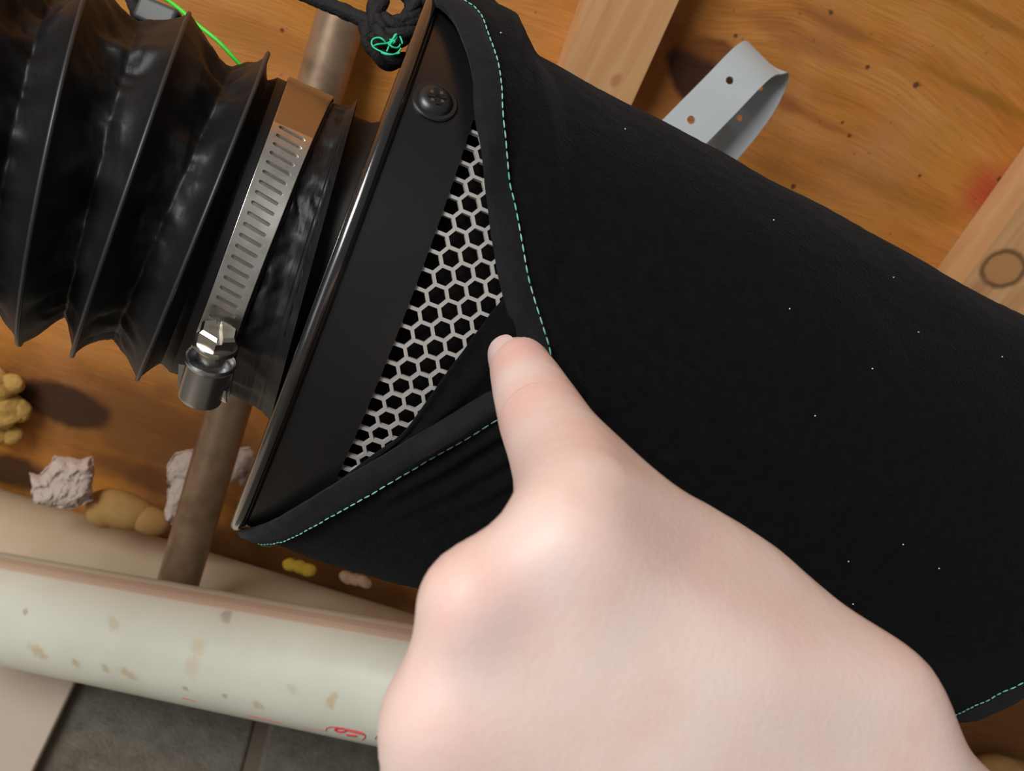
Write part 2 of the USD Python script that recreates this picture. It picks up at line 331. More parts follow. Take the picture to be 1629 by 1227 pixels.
gp = thing('white_pipe', 'glossy white stained plastic pipe with red print, lying in front of the beige pipe', 'pipe', g0 + gd * tA)
part(gp, 'pipe', lathe([(tA, Rg), (tB, Rg), (tB, Rg - .004), (tA, Rg - .004)], g0, gd, 128), 'white_pvc')
# red printed letters wrapped on the pipe's lower side
ga = unit(np.cross(gd, [0, 0, 1])); gb = np.cross(ga, gd)
def pipe_xy(P):
    q = P - g0; s = q @ gd; a = q - s * gd; return s, math.atan2(a @ gb, a @ ga)
def pipe_line(pts, w):
    P = []
    for px, py in pts:
        s, a = pipe_xy(G(px, py)); P.append(g0 + s * gd + (Rg + .00005) * (math.cos(a) * ga + math.sin(a) * gb))
    return tube(spline(P, 4 * len(P)), w, 6)

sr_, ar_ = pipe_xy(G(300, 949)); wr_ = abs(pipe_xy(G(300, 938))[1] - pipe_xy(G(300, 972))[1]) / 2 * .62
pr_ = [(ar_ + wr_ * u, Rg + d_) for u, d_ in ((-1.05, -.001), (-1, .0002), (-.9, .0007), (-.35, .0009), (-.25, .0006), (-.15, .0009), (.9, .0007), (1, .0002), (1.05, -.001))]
part(gp, 'reflection_strip', fixed(grid(np.array([[g0 + gd * z + r_ * (math.cos(a_) * ga + math.sin(a_) * gb) for a_, r_ in pr_] for z in np.linspace(tA + .0005, tB - .0005, 30)]), cv=True)), 'reflection_tan', smooth=50, label='pinkish tan strip along the pipe, a wall reflection put into its colour')
# red outline with the two strokes of the printed mark
marksm = [pipe_line([(519, 1163), (526, 1157), (545, 1159), (570, 1164), (580, 1168), (581, 1173), (576, 1177)], .00034), pipe_line([(519, 1163), (505, 1161), (480, 1156)], .00014),
          pipe_line([(534, 1162), (541, 1159), (552, 1161), (548, 1164), (536, 1163), (534, 1162)], .0006), pipe_line([(552, 1161), (566, 1165), (579, 1168)], .0007), pipe_line([(552, 1169), (560, 1170), (568, 1171)], .0007),
          pipe_line([(598, 1176), (602, 1172), (607, 1175)], .0004), pipe_line([(290, 1111), (300, 1113), (313, 1117)], .00025), pipe_line([(395, 1138), (420, 1144), (447, 1150)], .00025)]
for q in marksm: part(gp, 'red_mark', q, 'red_ink')

# ================================================================== loose bits between pipes and plywood
def scrap(outline, Z, seed, depth=.008):
    """A torn, crumpled flake: an outline with a real thickness, displaced by noise."""
    from shapely.geometry import Polygon
    c = np.mean(outline, 0); P = []
    poly = Polygon(outline); hulls = []
    e = trimesh.creation.extrude_polygon(poly, 1., engine='earcut').subdivide_to_size(6.)
    v = np.array(e.vertices); q = v[:, :2]
    nz = meshkit.fbm(np.c_[q / 14., v[:, 2] * 3 + seed], 4, seed) - .5
    nz2 = meshkit.fbm(np.c_[q / 9., v[:, 2] + 9 + seed], 3, seed + 5) - .5
    d = np.array([poly.exterior.distance(__import__('shapely').Point(*p)) for p in q]); bul = np.sqrt(np.clip(d / 14., 0, 1))
    Zv = Z + np.where(v[:, 2] > .5, 0, -depth * bul) - nz * .010
    q = q + np.c_[nz2, nz] * 10
    return fixed(TM(np.array([at(a, b, z) for (a, b), z in zip(q, Zv)]), e.faces))
zs = on_wall(20, 650)
fm = thing('foam_lump', 'knobbly yellowish foam lump stuck to the plywood, left of the dark knot', 'foam', on_wall(2, 650))
ms = [lump(on_wall(px, py, -.012), (r, r * .8, r), sd, .25, 3, 90) for px, py, r, sd in ((-8, 615, .0135, 1), (22, 610, .0075, 2), (5, 650, .014, 3), (30, 652, .0085, 4), (-5, 685, .011, 5), (16, 690, .008, 6), (-30, 645, .02, 8))]
part(fm, 'foam', cat_(ms), 'foam_yellow', smooth=True)
s1 = thing('paper_scrap', 'torn whitish crumpled scrap lying behind the beige pipe, left of the metal pipe', 'scrap', at(95, 795, .62))
part(s1, 'scrap', scrap([(52, 800), (48, 752), (62, 757), (72, 748), (88, 727), (118, 730), (128, 733), (147, 728), (150, 742), (146, 765), (147, 795), (120, 808), (80, 806)], .612, 3), 'paper_white', smooth=50)
s2 = thing('paper_scrap', 'whitish ragged scrap peeping out just left of the metal pipe foot', 'scrap', at(285, 820, .62))
part(s2, 'scrap', scrap([(266, 742), (280, 722), (300, 716), (318, 716), (310, 770), (296, 835), (258, 832), (268, 790)], .634, 11, .006), 'paper_white', smooth=50)
s3 = thing('paper_scrap', 'whitish torn scrap between the metal pipe and the black filter rim', 'scrap', at(378, 770, .62))
part(s3, 'scrap', scrap([(352, 775), (370, 715), (398, 712), (412, 740), (385, 772), (378, 760), (366, 768), (358, 780)], .632, 21, .005), 'paper_white', smooth=50)
s4 = thing('foam_lump', 'smooth tan foam mound behind the beige pipe, between two white scraps', 'foam', at(200, 830, .63))
part(s4, 'foam', cat_([lump(at(195, 812, .630), (.024, .012, .013), 31, .12, 4, 30), lump(at(238, 828, .632), (.014, .010, .010), 33, .12, 3, 30), lump(at(165, 815, .628), (.012, .010, .011), 35, .12, 3, 30)]), 'foam_beige', smooth=True)
for nm_, px, py, z_, lab in (('yellow', 478, 903, .640, 'tiny bright yellow foam crumb on the beige pipe below the sleeve corner'), ('tan', 566, 922, .655, 'tiny tan crumb on the beige pipe, right of the yellow crumb')):
    c_ = thing('foam_crumb', lab, 'crumb', at(px, py, z_))
    mat('crumb_' + nm_, (.50, .34, .03) if nm_ == 'yellow' else (.45, .30, .18), .9)
    part(c_, 'crumb', cat_([lump(at(px + dx_, py + dx_ * .3, z_), (.006, .004, .004), 60 + i_ + px, .4, 3, 120) for i_, dx_ in enumerate((-14, 0, 12))]), 'crumb_' + nm_, smooth=True)
cn = on_wall(1590, 1240, -.03)
s5 = thing('foam_lump', 'rounded tan foam lump against the dark wall foot, below the sleeve end', 'foam', cn)
part(s5, 'foam', lump(cn + [.012, 0, -.012], (.05, .028, .034), 41, .12, 4, 25, flat_y=-.001), 'foam_beige', smooth=True)

# ================================================================== hanger band (perforated strap)
def strap():
    W = unit(RT * .74 - UP * .66 + FW * .10)
    pts = [at(*p) for p in ((990, 318, .435), (1030, 272, .44), (1075, 224, .445), (1120, 178, .448), (1160, 137, .451), (1189, 107, .4525), (1205, 94, .4575), (1216, 93, .465), (1221, 104, .472), (1217, 125, .4765), (1205, 152, .478), (1184, 184, .479), (1150, 226, .480), (1119, 262, .481), (1076, 313, .483))]
    P = spline(pts, 400); L = np.r_[0, np.cumsum(np.linalg.norm(np.diff(P, axis=0), axis=1))]
    w = .0113
    from shapely.geometry import box as sbox, Point
    shp = sbox(0, -w, L[-1], w)
    def where(px, py, Zr):   # arc length of the path point whose pixel is nearest, on the near or the far run
        q = proj(P); k = np.where(Zr == 0, (L < L[-1] * .52), (L >= L[-1] * .52))
        dd = np.hypot(q[:, 0] - px, q[:, 1] - py) + np.where(k, 0, 1e6); return L[np.argmin(dd)]
    for px, py, run, r in ((1160, 128, 0, .0019), (1099, 190, 0, .0020), (1210, 140, 1, .0014), (1176, 188, 1, .0015), (1133, 238, 1, .0015)):
        s = where(px, py, run); c = P[np.argmin(abs(L - s))]; hh = np.array([px, py])
        off = 0.
        best = min(np.linspace(-w, w, 41), key=lambda o: np.hypot(*(proj(c + o * W)[:2] - hh)))
        shp = shp.difference(Point(s, best).buffer(r, 12))
    us = np.linspace(0, L[-1], 170); es = []          # short pieces, so that the bend stays round
    for u0, u1 in zip(us[:-1], us[1:]):
        g = shp.intersection(sbox(u0, -w, u1, w))
        es += [trimesh.creation.extrude_polygon(q, .0009, engine='earcut') for q in getattr(g, 'geoms', [g]) if q.area > 1e-9]
    e = cat_(es)
    v = np.array(e.vertices); T = np.gradient(P, axis=0); T /= np.linalg.norm(T, axis=1, keepdims=True)
    c = np.stack([np.interp(v[:, 0], L, P[:, k]) for k in range(3)], 1); t = np.stack([np.interp(v[:, 0], L, T[:, k]) for k in range(3)], 1)
    Wn = W - t * (t @ W)[:, None]; Wn /= np.linalg.norm(Wn, axis=1, keepdims=True); Nn = np.cross(t, Wn)
    return TM(c + Wn * v[:, 1:2] + Nn * v[:, 2:3], e.faces)
st = thing('hanger_band', 'pale grey perforated hanger band bent into a loop behind the sleeve', 'strap', at(1075, 224, .42))
part(st, 'band', strap(), 'zinc_band', smooth=False)

# ================================================================== the carbon filter canister
O = at(524, 416, .33); RC = .0945
def cp(s, th, r):
    """A point of the filter's own cylinder coordinates: s along it, th = 0 towards the room, 90 degrees up."""
    s, th, r = np.broadcast_arrays(np.asarray(s, float), th, r)
    return O + np.stack([s, -r * np.cos(th), r * np.sin(th)], -1)
def px_cyl(px, py, r):
    """(s, th) where the pixel's ray meets the cylinder of radius r."""
    h = hit_cyl(px, py, O, np.array([1., 0, 0]), r) - O
    return h[0], math.atan2(h[2], -h[1])
s_mesh = np.median([px_cyl(*p, RC)[0] for p in ((737, 235), (647, 480), (600, 600), (560, 700))])
cf = thing('carbon_filter', 'black cylindrical canister filter with grey honeycomb mesh under the black sleeve', 'filter', O + [.15, 0, -RC])
lip = [(.001, .058), (.0006, RC - .004), (.0002, RC - .0015), (-.0004, RC), (.0003, RC + .0012), (.0018, RC + .0016), (.0034, RC + .0012), (.0042, RC + .0002), (s_mesh + .0006, RC + .0002), (s_mesh + .0006, RC - .0016), (.004, RC - .0016), (.004, .058)]
part(cf, 'collar', lathe(lip, O, (1, 0, 0), 192), 'black_paint', smooth=30)
mat('rim_gloss', (.012, .012, .013), .2, spec=1., coat=.6)
part(cf, 'rolled_rim', lathe([(.0014 + .0019 * math.cos(a_), RC + .0008 + .0019 * math.sin(a_)) for a_ in np.linspace(0, 2 * np.pi, 14, endpoint=False)], O, (1, 0, 0), 192), 'rim_gloss', smooth=True, label='glossy rolled rim edge')
part(cf, 'neck', lathe([(-.026, .0465), (.0035, .0465), (.0035, .0585), (.001, .0585), (-.0005, .051), (-.003, .0495), (-.026, .0485)], O, (1, 0, 0), 96), 'neck_metal', label='dull metal neck the duct is pushed onto')
part(cf, 'filter_media', solid_disc([(.004, .0895), (.03, .0885), (.06, .083), (.13, .07), (.26, .06)], O, (1, 0, 0), 96), 'filter_media')
# pan-head screw with a washer on the collar
sS, sT = px_cyl(691, 163, RC)
sn = unit(cp(sS, sT, 1.) - cp(sS, sT, 0.)); so = cp(sS, sT, RC)
mat('screw_metal', (.045, .045, .047), .32, metal=.7)
sw = part(cf, 'screw', solid_disc([(-.001, .0064), (.0005, .0064), (.0009, .0060), (.0009, .0050), (.0014, .0047), (.0020, .0040), (.0024, .0030), (.0026, .0018), (.00265, .0008)], so, sn, 40), 'screw_metal', label='black cross-head screw with a washer', smooth=25)
ta = unit(np.array([1., 0, 0]) + .35 * unit(np.cross(sn, [1, 0, 0]))); tb = np.cross(sn, ta)
def cross_slot(l, w, d0, d1):
    h = []
    for A2, B2 in ((ta, tb), (tb, ta)):
        c8 = [so + sn * (d0 if q else d1) + A2 * a * (l if q else l * .6) + B2 * b * w for a in (-1, 1) for b in (-1, 1) for q in (0, 1)]
        h.append(trimesh.convex.convex_hull(np.array(c8)))
    return cat_(h)
mat('slot_black', (.002, .002, .002), .9)
mat('screw_glint', (.35, .33, .31), .3, metal=1.)  # pale metal standing in for glints on the screw head
part(sw, 'cross_slot', cross_slot(.0027, .00062, .00285, .0022), 'slot_black', smooth=False)
part(sw, 'slot_glint', cat_([trimesh.convex.convex_hull(np.array([so + sn * (.00225 + .00038 * q) + (ta * a + tb * b) * .00135 + (ta * c + tb * d_) * .00042 for c in (-1, 1) for d_ in (-1, 1) for q in (0, 1)])) for a in (-1, 1) for b in (-1, 1)]), 'screw_glint', smooth=False, label='bright glints round the cross slot, put in as pale metal')

# ================================================================== the sleeve over the filter
RS = RC + .0028
E_up = [(690, -14), (694, 3), (716, 30), (735, 78), (749, 133), (753, 191), (762, 235), (771, 291), (780, 329), (792, 397), (801, 449), (812, 490), (826, 535), (836, 570)]
E_lo = [(838, 592), (818, 612), (776, 632), (724, 663), (668, 694), (604, 730), (541, 766), (477, 804), (429, 833), (382, 846)]
hem = np.array([px_cyl(*p, RS) for p in E_up + E_lo])
order = np.argsort(hem[:, 1]); hth, hs = hem[order, 1], hem[order, 0]
from scipy.interpolate import PchipInterpolator
th_lo, th_hi = hth[0], hth[-1]
kn_t = np.r_[hth, hth[-1] + .5, hth[-1] + 1.2, hth[0] + 2 * np.pi - .7]
kn_s = np.r_[hs, .020, .022, .016]
kn_t = np.r_[kn_t, hth[0] + 2 * np.pi]; kn_s = np.r_[kn_s, hs[0]]
_hem = PchipInterpolator(kn_t, kn_s)
wrap = lambda t: hth[0] + np.mod(np.asarray(t) - hth[0], 2 * np.pi)
hem_s = lambda t: _hem(wrap(t))
# honeycomb screen: one ring of metal round each hexagonal hole
pitch = .00525
q0 = px_cyl(700, 460, RC)
A_, Bv = px_cyl(691, 443, RC), px_cyl(703, 413, RC)
per = int(round(2 * math.pi * RC / pitch)); dth = 2 * math.pi / per; row = pitch * math.sqrt(3) / 2
hv, hf = [], []
ang = np.radians(60 * np.arange(6))   # corners along s first: flat sides face the neighbours round the ring
Ro, Ri = pitch / math.sqrt(3) * 1.002, pitch / math.sqrt(3) * .815
th_ph = px_cyl(705, 457, RC)[1]
for j in range(0, 15):
    sc = s_mesh + .0022 + j * row
    for i in range(-36, 37):
        tc = th_ph + (i + .5 * (j % 2)) * dth
        if sc > float(hem_s(tc)) + .006: continue
        b = len(hv)
        for rad, r in ((Ro, RC - .0008), (Ri, RC - .0008), (Ri, RC - .0019), (Ro, RC - .0019)):
            P = cp(sc + rad * np.cos(ang), tc + rad * np.sin(ang) / RC, r); hv.extend(P)
        for k in range(6):
            l = (k + 1) % 6
            for u, w_ in ((0, 1), (1, 2), (2, 3), (3, 0)):
                hf += [[b + 6 * u + k, b + 6 * u + l, b + 6 * w_ + l], [b + 6 * u + k, b + 6 * w_ + l, b + 6 * w_ + k]]
hm = TM(hv, hf)
part(cf, 'honeycomb_mesh', hm, 'mesh_metal', smooth=False, label='grey honeycomb metal mesh', kind='stuff')
def plane_r(L2, s):
    k = unit(np.cross(ray(*L2[0]), ray(*L2[1])))
    return np.abs((O - CAM) @ k + np.asarray(s, float) * k[0])
def end_s(t):
    t = np.mod(np.asarray(t) + np.pi, 2 * np.pi) - np.pi
    return np.interp(t, [-np.pi, -2.0, -1.2, -.85, -.5, -.3, -.15, 0, .3, .9, 1.6, 2.4, np.pi], [.31, .305, .297, .287, .271, .266, .265, .269, .30, .345, .36, .34, .31])
def sleeve_r(s, t):
    t = np.mod(np.asarray(t) + np.pi, 2 * np.pi) - np.pi
    top = np.interp(s, [0, .016, .028, .039, .08, .4], [RC + .003, RC + .0062, RC + .006, .0915, .0885, .071]); bot = np.minimum(plane_r([(480, 901), (650, 936)], s), plane_r([(650, 936), (1500, 1163)], s))
    bot = np.interp(s, [0, .015, .03, .06], [RC + .002, RC + .0025, .0985, .0985]) * (s < .06) + np.minimum(bot, .0985) * (s >= .06)
    fr = .0985 - .035 * np.clip(s - .10, 0, 1)
    c, sn_ = np.cos(t), np.sin(t)
    wt, wb = np.clip(sn_, 0, 1) ** 1.5, np.clip(-sn_, 0, 1) ** 1.5
    r = fr * (1 - wt - wb) + top * wt + bot * wb
    return r
def sleeve_bumps(s, t):
    sh = hem_s(t); d_ = s - sh
    # tension folds that run back from the pulled hem, and slack near it
    tt = np.mod(np.asarray(t) + np.pi, 2 * np.pi) - np.pi
    fold = np.exp(-((tt - .35 - 1.2 * (s - .10)) / .42) ** 2) * np.exp(-np.clip(d_ - .004, 0, 1) / .026) * .0050 * meshkit.noise(np.stack([s * 70, tt * 2.4 + 9, tt * 0 + 2.], -1), 21) * np.sin((d_ - .25 * (tt - .4) * .02) * 2 * np.pi / .0085 + 3 * tt + 5 * meshkit.noise(np.stack([s * 40, tt * 3 + 9, tt * 0 + 5.], -1), 8))
    n_ = (meshkit.fbm(np.stack([s * 22, np.cos(tt) * 2.2, np.sin(tt) * 2.2], -1) + 40, 3, 5) - .5) * .0035
    n2 = (meshkit.fbm(np.stack([s * 260, tt * 26, tt * 0 + 3], -1) + 40, 2, 9) - .5) * .0005
    return fold + n_ * np.clip(d_ / .03, 0, 1) + n2
NT, NS = 300, 150
T2 = np.linspace(-np.pi, np.pi, NT, endpoint=False)[:, None]; U2 = np.linspace(0, 1, NS)[None]
U2 = U2 ** 1.25
S2 = hem_s(T2) + (end_s(T2) - hem_s(T2)) * U2; TT = T2 + 0 * U2
near = np.exp(-((S2 - hem_s(TT)) / .012) ** 2)
Rr = sleeve_r(S2, TT) + sleeve_bumps(S2, TT)
Rr = np.maximum(Rr, RC + .0012 - .5 * np.clip(S2 - .03 - .03 * np.cos(TT), 0, 1))
outer, inner = cp(S2, TT, Rr), cp(S2, TT, Rr - .0011)
ring = np.concatenate([outer, inner[:, ::-1]], 1)
sl = thing('filter_sleeve', 'black fleece sleeve with green-stitched hem pulled over the canister filter', 'sleeve', O + [.17, 0, -.1])
part(sl, 'fleece', fixed(grid(ring, cu=True, cv=True)), 'fleece', smooth=60)
# the bound hem: a soft flat roll that follows the edge
tb_ = np.linspace(-np.pi, np.pi, 500, endpoint=False)
def hem_curve(t, off, lift):
    """Points parallel to the hem, at OFF metres behind its edge (measured square to the edge)."""
    s = hem_s(t); ds = (hem_s(t + 1e-3) - hem_s(t - 1e-3)) / 2e-3 / RS
    k = np.sqrt(1 + ds ** 2); s2 = s + off / k; t2 = t - off * ds / k / RS
    return cp(s2, t2, np.maximum(sleeve_r(s2, t2) + sleeve_bumps(s2, t2), RC + .0012) + lift)
def roll(tv, w0, w1, h, closed):
    prof = [(w0, -.0016), (w0 - .0008, .0002), (w0 + .0002, h * .8), (w0 + .0015, h), ((w0 + w1) / 2, h * 1.05), (w1 - .0012, h * .9), (w1 - .0002, h * .3), (w1 - .0002, -.0012)]
    V = np.stack([hem_curve(tv, a, b) for a, b in prof], 1)
    return fixed(grid(V, cu=closed, cv=True))
from scipy.ndimage import gaussian_filter1d
part(sl, 'hem_binding', roll(tb_, 0., .0078, .0017, True), 'binding_cloth', smooth=40, label='black bound hem')
# stitches
def stitch_run(curve, length, gap, r):
    L = np.r_[0, np.cumsum(np.linalg.norm(np.diff(curve, axis=0), axis=1))]; out = []
    a = 0.
    while a + length < L[-1]:
        u = np.linspace(a, a + length, 5)
        p = np.stack([np.interp(u, L, curve[:, k]) for k in range(3)], 1)
        out.append(tube(p, r * np.array([.5, 1, 1.1, 1, .5]), 6)); a += length + gap
    return out
tv = np.linspace(th_lo - .25, th_hi + .3, 900)
part(sl, 'stitching', cat_(stitch_run(hem_curve(tv, .0068, .0018), .0021, .0007, .00022)), 'green_thread', smooth=True, kind='stuff', label='pale green stitching along the hem')
def end_curve(t, off, lift):
    s = end_s(t) - off; return cp(s, t, sleeve_r(s, t) + sleeve_bumps(s, t) + lift)
te = np.linspace(-2.2, .8, 400)
prof = [(.0005, -.0014), (-.0009, .0002), (.0004, .0012), (.005, .0013), (.0078, .0009), (.0082, -.0012)]
part(sl, 'end_hem_binding', fixed(grid(np.stack([end_curve(tb_, a, b) for a, b in prof], 1), cu=True, cv=True)), 'binding_cloth', smooth=40)
part(sl, 'end_stitching', cat_(stitch_run(end_curve(te, .0088, .0006), .0021, .0007, .00025)), 'green_thread', smooth=True, kind='stuff', label='pale green stitching along the far end')
# inner layer drawn up under the pulled hem: lies on the mesh between its own edge and the hem
In = [(806, 462), (797, 480), (783, 497), (770, 515), (757, 532), (740, 556), (718, 585), (690, 625), (665, 660), (640, 692), (600, 722), (560, 752), (520, 780)]
Ou = [(846, 560), (850, 575), (850, 590), (840, 606), (820, 622), (795, 634), (770, 645), (735, 663), (700, 682), (672, 698), (630, 722), (585, 748), (545, 772)]
nI = spline([(*p, 0) for p in In], 60)[:, :2]; nO = spline([(*p, 0) for p in Ou], 60)[:, :2]
V = []
for a, b in zip(nI, nO):
    sa, ta_ = px_cyl(*a, RC + .0006); sb, tb2 = px_cyl(*b, RC + .0012)
    w_ = np.linspace(0, 1, 14); s_ = sa + (sb - sa) * w_; t_ = ta_ + (tb2 - ta_) * w_
    bump_ = .0009 * np.sin(w_ * np.pi) + .0009 * np.sin(w_ * 9 + (a[0] - 560) / 50)
    V.append(cp(s_, t_, RC + .0005 + np.clip(bump_, -.0003, 1) * np.clip(w_ * 5, 0, 1)))
V = np.array(V); n_out = V - (O + (V - O) * [1, 0, 0]); n_out /= np.linalg.norm(n_out, axis=-1, keepdims=True)
ringV = np.concatenate([V, (V - n_out * .0011)[:, ::-1]], 1)
part(sl, 'inner_fold', fixed(grid(ringV, cv=True)), 'fleece', smooth=60, label='inner fold of the fleece drawn over the mesh')
# a few pale lint specks on the fleece
lint = []
for px, py in ((1232, 349), (1426, 437), (1467, 525), (1602, 563), (1387, 587), (1298, 662), (1255, 492), (996, 203), (797, 52), (1436, 866), (1355, 957), (1348, 891), (1492, 903), (779, 224), (829, 316)):
    s, t = px_cyl(px, py, .095); r = float(sleeve_r(s, t)); s, t = px_cyl(px, py, r)
    c = cp(s, t, float(sleeve_r(s, t) + sleeve_bumps(np.array(s), np.array(t))) + .0003); k = trimesh.creation.icosphere(1, .00028); k.apply_translation(c); lint.append(k)
part(sl, 'lint', cat_(lint), 'lint', smooth=True, kind='stuff', label='pale lint specks')

# ================================================================== flexible duct
ctr = [at(505, 416, .3285), at(452, 398, .3258), at(395, 375, .3225), at(321, 346, .3172), at(207, 297, .3082), at(92, 263, .2992), at(-30, 232, .2905), at(-150, 208, .2825), at(-270, 190, .275), at(-420, 170, .266), at(-600, 150, .257), at(-820, 130, .249), at(-1080, 110, .242)]
DP = spline(ctr, 1400); DL = np.r_[0, np.cumsum(np.linalg.norm(np.diff(DP, axis=0), axis=1))]
pos_of = lambda px: DL[np.argmin(np.abs(proj(DP)[:, 0] - px))]
DT, DA, DB = frames(DP, np.array([0, -1., 0]))      # A towards the room
def ring_pt(l, th, r):
    l = np.asarray(l, float)
    c = np.stack([np.interp(l, DL, DP[:, k]) for k in range(3)], -1); a = np.stack([np.interp(l, DL, DA[:, k]) for k in range(3)], -1); b = np.stack([np.interp(l, DL, DB[:, k]) for k in range(3)], -1)
    r = np.asarray(r)[..., None]
    return c + r * (np.cos(th)[..., None] * a + np.sin(th)[..., None] * b)
def duct_hit(px, py, r):
    """(l, th) of the near duct surface under the pixel, by a coarse-to-fine search."""
    l0, l1, t0, t1 = 0, DL[-1], -1.7, 1.7
    for _ in range(7):
        l, t = np.meshgrid(np.linspace(l0, l1, 61), np.linspace(t0, t1, 61)); q = proj(ring_pt(l, t, np.full(l.shape, r)))
        k = np.unravel_index(np.argmin(np.hypot(q[..., 0] - px, q[..., 1] - py)), l.shape); dl, dt = (l1 - l0) / 12, (t1 - t0) / 12
        l0, l1, t0, t1 = l[k] - dl, l[k] + dl, t[k] - dt, t[k] + dt
    return l[k], t[k]
RCL = .0535
l_cl0, l_cl1 = pos_of(440), pos_of(440) + .0155          # the clamp's band
ridges = [pos_of(x) for x in (321, 207, 92, -30, -150)]
while ridges[-1] + .034 < DL[-1]: ridges.append(ridges[-1] + .027)
l_end = .0005
NT2 = 200; thd = np.linspace(-np.pi, np.pi, NT2, endpoint=False)
ls = np.unique(np.r_[np.linspace(l_end, l_cl0, 60), np.linspace(l_cl0, ridges[4] + .006, 190), np.linspace(ridges[4], ridges[-1] + .006, 90), ridges])
base = np.interp(ls, [0, .0012, .0035, .0065, l_cl0 - .002, l_cl1 + .001, l_cl1 + .004], [.0535, .0568, .0545, .0532, .0525, .0525, .0525])
rr_ = [ridges[0] * 2 - ridges[1]] + ridges
prof_r = base.copy()
VAL, RDG = .0470, .0584
rs_ = [l_cl1 + .0035] + ridges
for k, l in enumerate(ls):
    if l > l_cl1 + .0035:
        for a, b in zip(rs_[:-1], rs_[1:]):
            if a <= l <= b or (b == rs_[-1] and l > b):
                w_ = np.clip((l - a) / (b - a), 0, 1)
                lo_r = .0525 if a == rs_[0] else RDG
                dip = VAL + .0035 if a == rs_[0] else VAL
                mid = .42
                prof_r[k] = lo_r + (dip - lo_r) * (w_ / mid) ** .8 if w_ < mid else dip + (RDG - dip) * ((w_ - mid) / (1 - mid)) ** 1.35
                break
rid_d = np.min(np.abs(ls[:, None] - np.array(ridges)[None]), 1)
LL, TH = np.meshgrid(ls, thd, indexing='ij')
q3 = np.stack([LL * 75 + 2.2 * np.sin(TH * 3), np.cos(TH) * 4.2, np.sin(TH) * 4.2], -1)
crum = meshkit.fbm(q3 + 30, 3, 3) - .5
ridged = 1 - 2 * np.abs(meshkit.fbm(q3 * [.55, 1.3, 1.3] + 80, 3, 12) - .5) * 2.2
amp = np.clip(rid_d / .007, 0, 1)[:, None] * np.where(ls > l_cl1 + .0035, np.clip((ls - l_cl1 - .0035) / .012, 0, 1), np.where(ls < l_cl0 - .0015, .35, 0.))[:, None]
# pleats gathered towards the clamp and long creases along the cuff
ple = np.abs(np.sin(TH * 17 + 5 * crum)) * np.where((ls > .0045) & (ls < l_cl0 - .001), .0011, 0.)[:, None]
cuffc = np.sin(LL / .0016 + 14 * crum) * np.where((ls > .003) & (ls < l_cl0 - .001), .0006, 0.)[:, None] * np.clip(np.sin(TH * 2 + .6), 0, 1)
def folds(l, th, k, seed):
    g = np.random.default_rng(seed); o = 0
    for i in range(k):
        a = g.uniform(0, np.pi); fr = g.uniform(35, 75); x = (l * np.cos(a) + th * .052 * np.sin(a)) * fr + g.uniform(0, 1)
        mask = np.clip(meshkit.noise(np.stack([l * 60 + 20 * i, np.cos(th) * 3 + 9, np.sin(th) * 3 + 9], -1), seed + i) * 2 - .75, 0, 1)
        o = o + (np.abs(x - np.round(x)) - .25) * mask
    return o
jit = np.random.default_rng(5).normal(0, 1, LL.shape)
DRr = prof_r[:, None] + amp * (np.clip(crum, -.28, .28) * .0075 + folds(LL, TH, 7, 4) * .0052 + np.clip(jit, -2, 2) * .00005) - ple * .6 + cuffc
Vd = ring_pt(LL, TH, DRr); Vi = ring_pt(LL, TH, DRr - .0018)
fd = thing('flexible_duct', 'black crinkled flexible air duct with wire ribs, clamped to the filter neck', 'duct', ring_pt(np.array(ridges[1]), np.array(-1.5), np.array(.058)))
part(fd, 'duct_skin', fixed(grid(np.concatenate([Vd, Vi[::-1]], 0), cu=True, cv=True)), 'duct_plastic', smooth=28)
for r0 in ridges:
    P = ring_pt(np.full(161, r0), np.linspace(-np.pi, np.pi, 161), np.full(161, RDG - .0002))
    part(fd, 'wire_rib', tube(P, .00075, 8, cap=False), 'duct_wire', smooth=True)

# ================================================================== worm-drive hose clamp
hc = thing('hose_clamp', 'shiny steel worm-drive hose clamp tightened round the end of the black duct', 'hose clamp', ring_pt(np.array((l_cl0 + l_cl1) / 2), np.array(-1.5), np.array(RCL)))
lm, wd = (l_cl0 + l_cl1) / 2, (l_cl1 - l_cl0) / 2
bth = np.linspace(-np.pi, np.pi, 200, endpoint=False)
bp_ = [(-wd, 0), (-wd, .0007), (-wd * .9, .0009), (wd * .9, .0009), (wd, .0007), (wd, 0)]
Vb = np.stack([ring_pt(np.full(200, lm + a), bth, np.full(200, RCL + b)) for a, b in bp_], 1)
part(hc, 'inner_band', fixed(grid(Vb, cu=True, cv=True)), 'clamp_steel_inner', smooth=30, label='plain under layer of the band, brown reflection put into its colour')
t_a = duct_hit(465, 209, RCL + .001)[1]; t_b = duct_hit(345, 545, RCL + .001)[1]
sgn = np.sign(t_b - t_a); stepL = .00318; nsl = int(abs(t_b - t_a) * RCL / stepL)
bv, bf = [], []
M = 30
